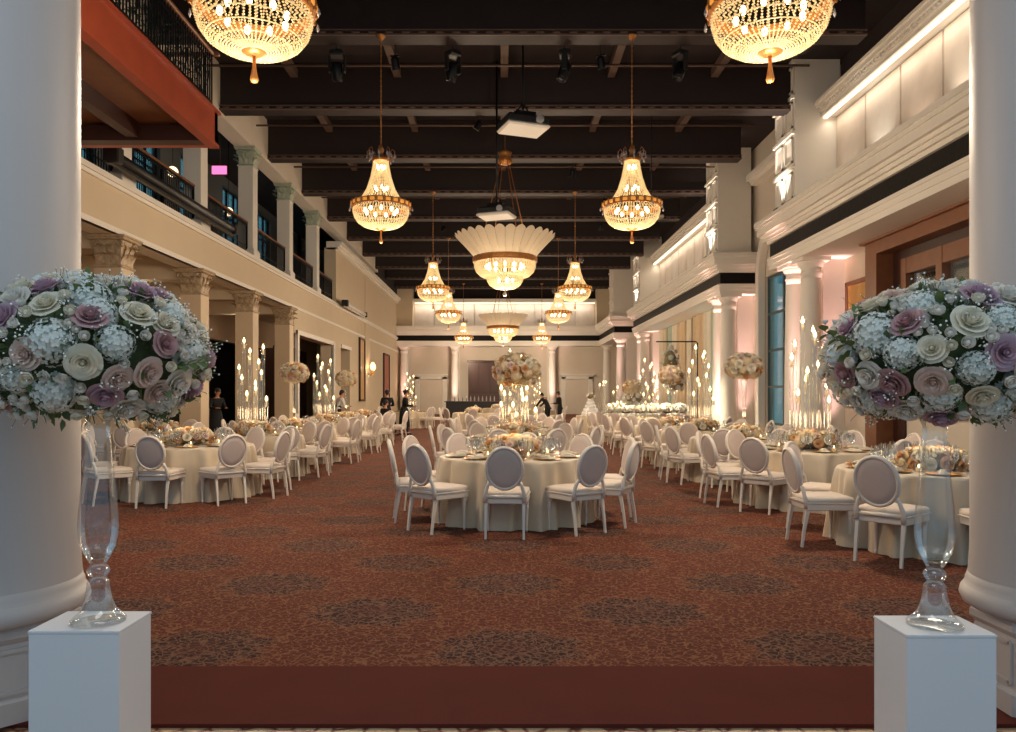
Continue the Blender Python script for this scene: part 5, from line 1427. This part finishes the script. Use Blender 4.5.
def sit():
    J = dict(pel=(0, 0, .56), wst=(0, .03, .73), chs=(0, .06, .95), nck=(0, .09, 1.11), hd0=(0, .10, 1.17), hd1=(0, .13, 1.26), hd2=(0, .14, 1.33))
    for s, x in (('l', -1), ('r', 1)):
        J[s+'sh'] = (x*.185, .07, 1.01); J[s+'el'] = (x*.25, .16, .78); J[s+'wr'] = (x*.14, .38, .76)
        J[s+'hp'] = (x*.10, .06, .55); J[s+'kn'] = (x*.12, .46, .52); J[s+'an'] = (x*.12, .45, .1); J[s+'to'] = (x*.13, .58, .04)
    return J
person('waiter in a white shirt and black waistcoat standing by the arcade-row tables', (-6.1, 28.4, 0), -.9, stand(.25, 1), shirt=True)
person('person in a black suit with their back turned, standing past the arcade-row tables', (-4.55, 30.4, 0), .2, stand(.1, 1))
person('person in a long black outfit walking along the aisle holding something ahead', (-3.72, 29.2, 0), -1.3, stand(.12, 1, .07), skirt=True)
o = chair(-4.45, 28.6, -.7, 'ivory chair occupied by the seated person in black', 'ivory oval-back chairs around the tables')
person('seated person in black bent forward on an ivory chair by the aisle', (-4.42, 28.62, -.03), -.7, sit())
person('person in a black dress with dark hair standing in the shade of the arcade', (-9.0, 24.0, 0), -2.3, stand(.15, 1), skirt=True)
person('person in a black suit leaning over a far table beside the centre columns', (2.35, 38.2, 0), .9, stand(.55, 2))
person('person in a black suit standing upright beside the leaning guest', (3.0, 38.6, 0), 1.2, stand(.15, 1))

# ================================================================ LIGHT
# pink uplights at the column feet
ups = [(8.95, 23.16), (9.78, 22.3), (8.95, 31.3), (9.78, 30.5), (8.95, 49.2), (9.78, 47.8), (8.1, 53.2)]
for i, (x, y) in enumerate(ups):
    t = thing('uplight', 'small black uplight on the carpet at the foot of the window-side columns', 'uplight', (x, y, 0), 0, 'uplights at the column feet')
    m = MB(); m.box((0, 0, .03), (.22, .22, .06), bev=.01); m.lathe([(.08, .06), (.09, .1), (.09, .2), (.075, .2), (.07, .15), (0.001, .15)], 16); m.build('housing', 'black', t)
    m = MB(); m.lathe([(.068, .155), (.001, .16)], 16, cap=False); m.build('lens', 'led_small', t)
    a = Vector((.12, .35, 3.2)).normalized().to_track_quat('-Z', 'Y').to_euler()
    light('SPOT', 'uplight_beam', (x, y, .24), 260, PINK, .08, a, angle=.8, blend=1.)
    light('SPOT', 'uplight_beam', (x, y, .24), 3400, PINK, .08, Vector((.06, .22, 3.2)).normalized().to_track_quat('-Z', 'Y').to_euler(), angle=.34, blend=1.)
for i, x in enumerate((-7.9, -3.75, 4.15, 8.5)):
    a = Vector((0, .55, 3.2)).normalized().to_track_quat('-Z', 'Y').to_euler()
    t = thing('uplight', 'small black uplight on the carpet at the foot of the far-wall columns', 'uplight', (x, 61.0, 0), 0, 'uplights at the far wall')
    m = MB(); m.box((0, 0, .03), (.22, .22, .06), bev=.01); m.lathe([(.08, .06), (.09, .1), (.09, .2), (.075, .2), (.07, .15), (0.001, .15)], 16); m.build('housing', 'black', t)
    light('SPOT', 'uplight_beam', (x, 61.0, .24), 700, PINK, .08, a, angle=.8, blend=.9)
# uplights on the cornice washing the pier faces
for i, (a0, b0, _) in enumerate(piers[:3]):
    light('SPOT', 'pier_wash', (XR-.33, (a0+b0)/2, ZT+.12), 500, (1, .88, .74), .06, Vector((.16, 0, 1)).to_track_quat('-Z', 'Y').to_euler(), angle=1.3, blend=.8)
    m = MB(); m.box((0, 0, .05), (.18, .3, .1), bev=.02); m.lathe([(.06, .1), (.05, .12)], 12)
    o = m.build('cornice_spotlight', 'black'); o.location = (XR-.22, (a0+b0)/2, ZT+.001); tag(o, f'small black floodlight on the cornice lip, {ORD[i]} pier from the entrance', 'floodlight')
# warm point lights in the arcade aisle
for y in (13, 22, 31, 42): light('POINT', 'aisle_light', (-10.6, y, 4.5), 16, WARM, .15)
# daylight
w = bpy.data.worlds.new('daylight'); SC.world = w; w.use_nodes = True
bg = w.node_tree.nodes['Background']; bg.inputs['Color'].default_value = (.44, .68, .88, 1); bg.inputs['Strength'].default_value = .72
light('AREA', 'flower_fill_light', (0, 1.0, 4.6), 36, (1, .95, .9), 3.0, (.35, 0, 0), 1.2)  # added fill above the entrance, brightens the flower domes
# ================================================================ CAMERA
cam = bpy.data.cameras.new('camera'); co = bpy.data.objects.new('camera', cam); COL.objects.link(co)
co.location = (0, 0, H); co.rotation_euler = (PI/2, 0, 0)
cam.sensor_width = 36; cam.lens = 760/1016*36
cam.shift_x = (508-501)/1016; cam.shift_y = (396-366)/1016
cam.clip_end = 200; SC.camera = co
SC.view_settings.view_transform = 'Standard'; SC.view_settings.look = 'None'; SC.view_settings.gamma = 1; SC.view_settings.use_curve_mapping = False
SC.view_settings.exposure = 0.0
SC.cycles.use_denoising = True
SC.cycles.use_light_tree = True
SC.cycles.sample_clamp_indirect = 4; SC.cycles.sample_clamp_direct = 0
SC.cycles.max_bounces = 8; SC.cycles.transparent_max_bounces = 24; SC.cycles.caustics_reflective = False; SC.cycles.caustics_refractive = False
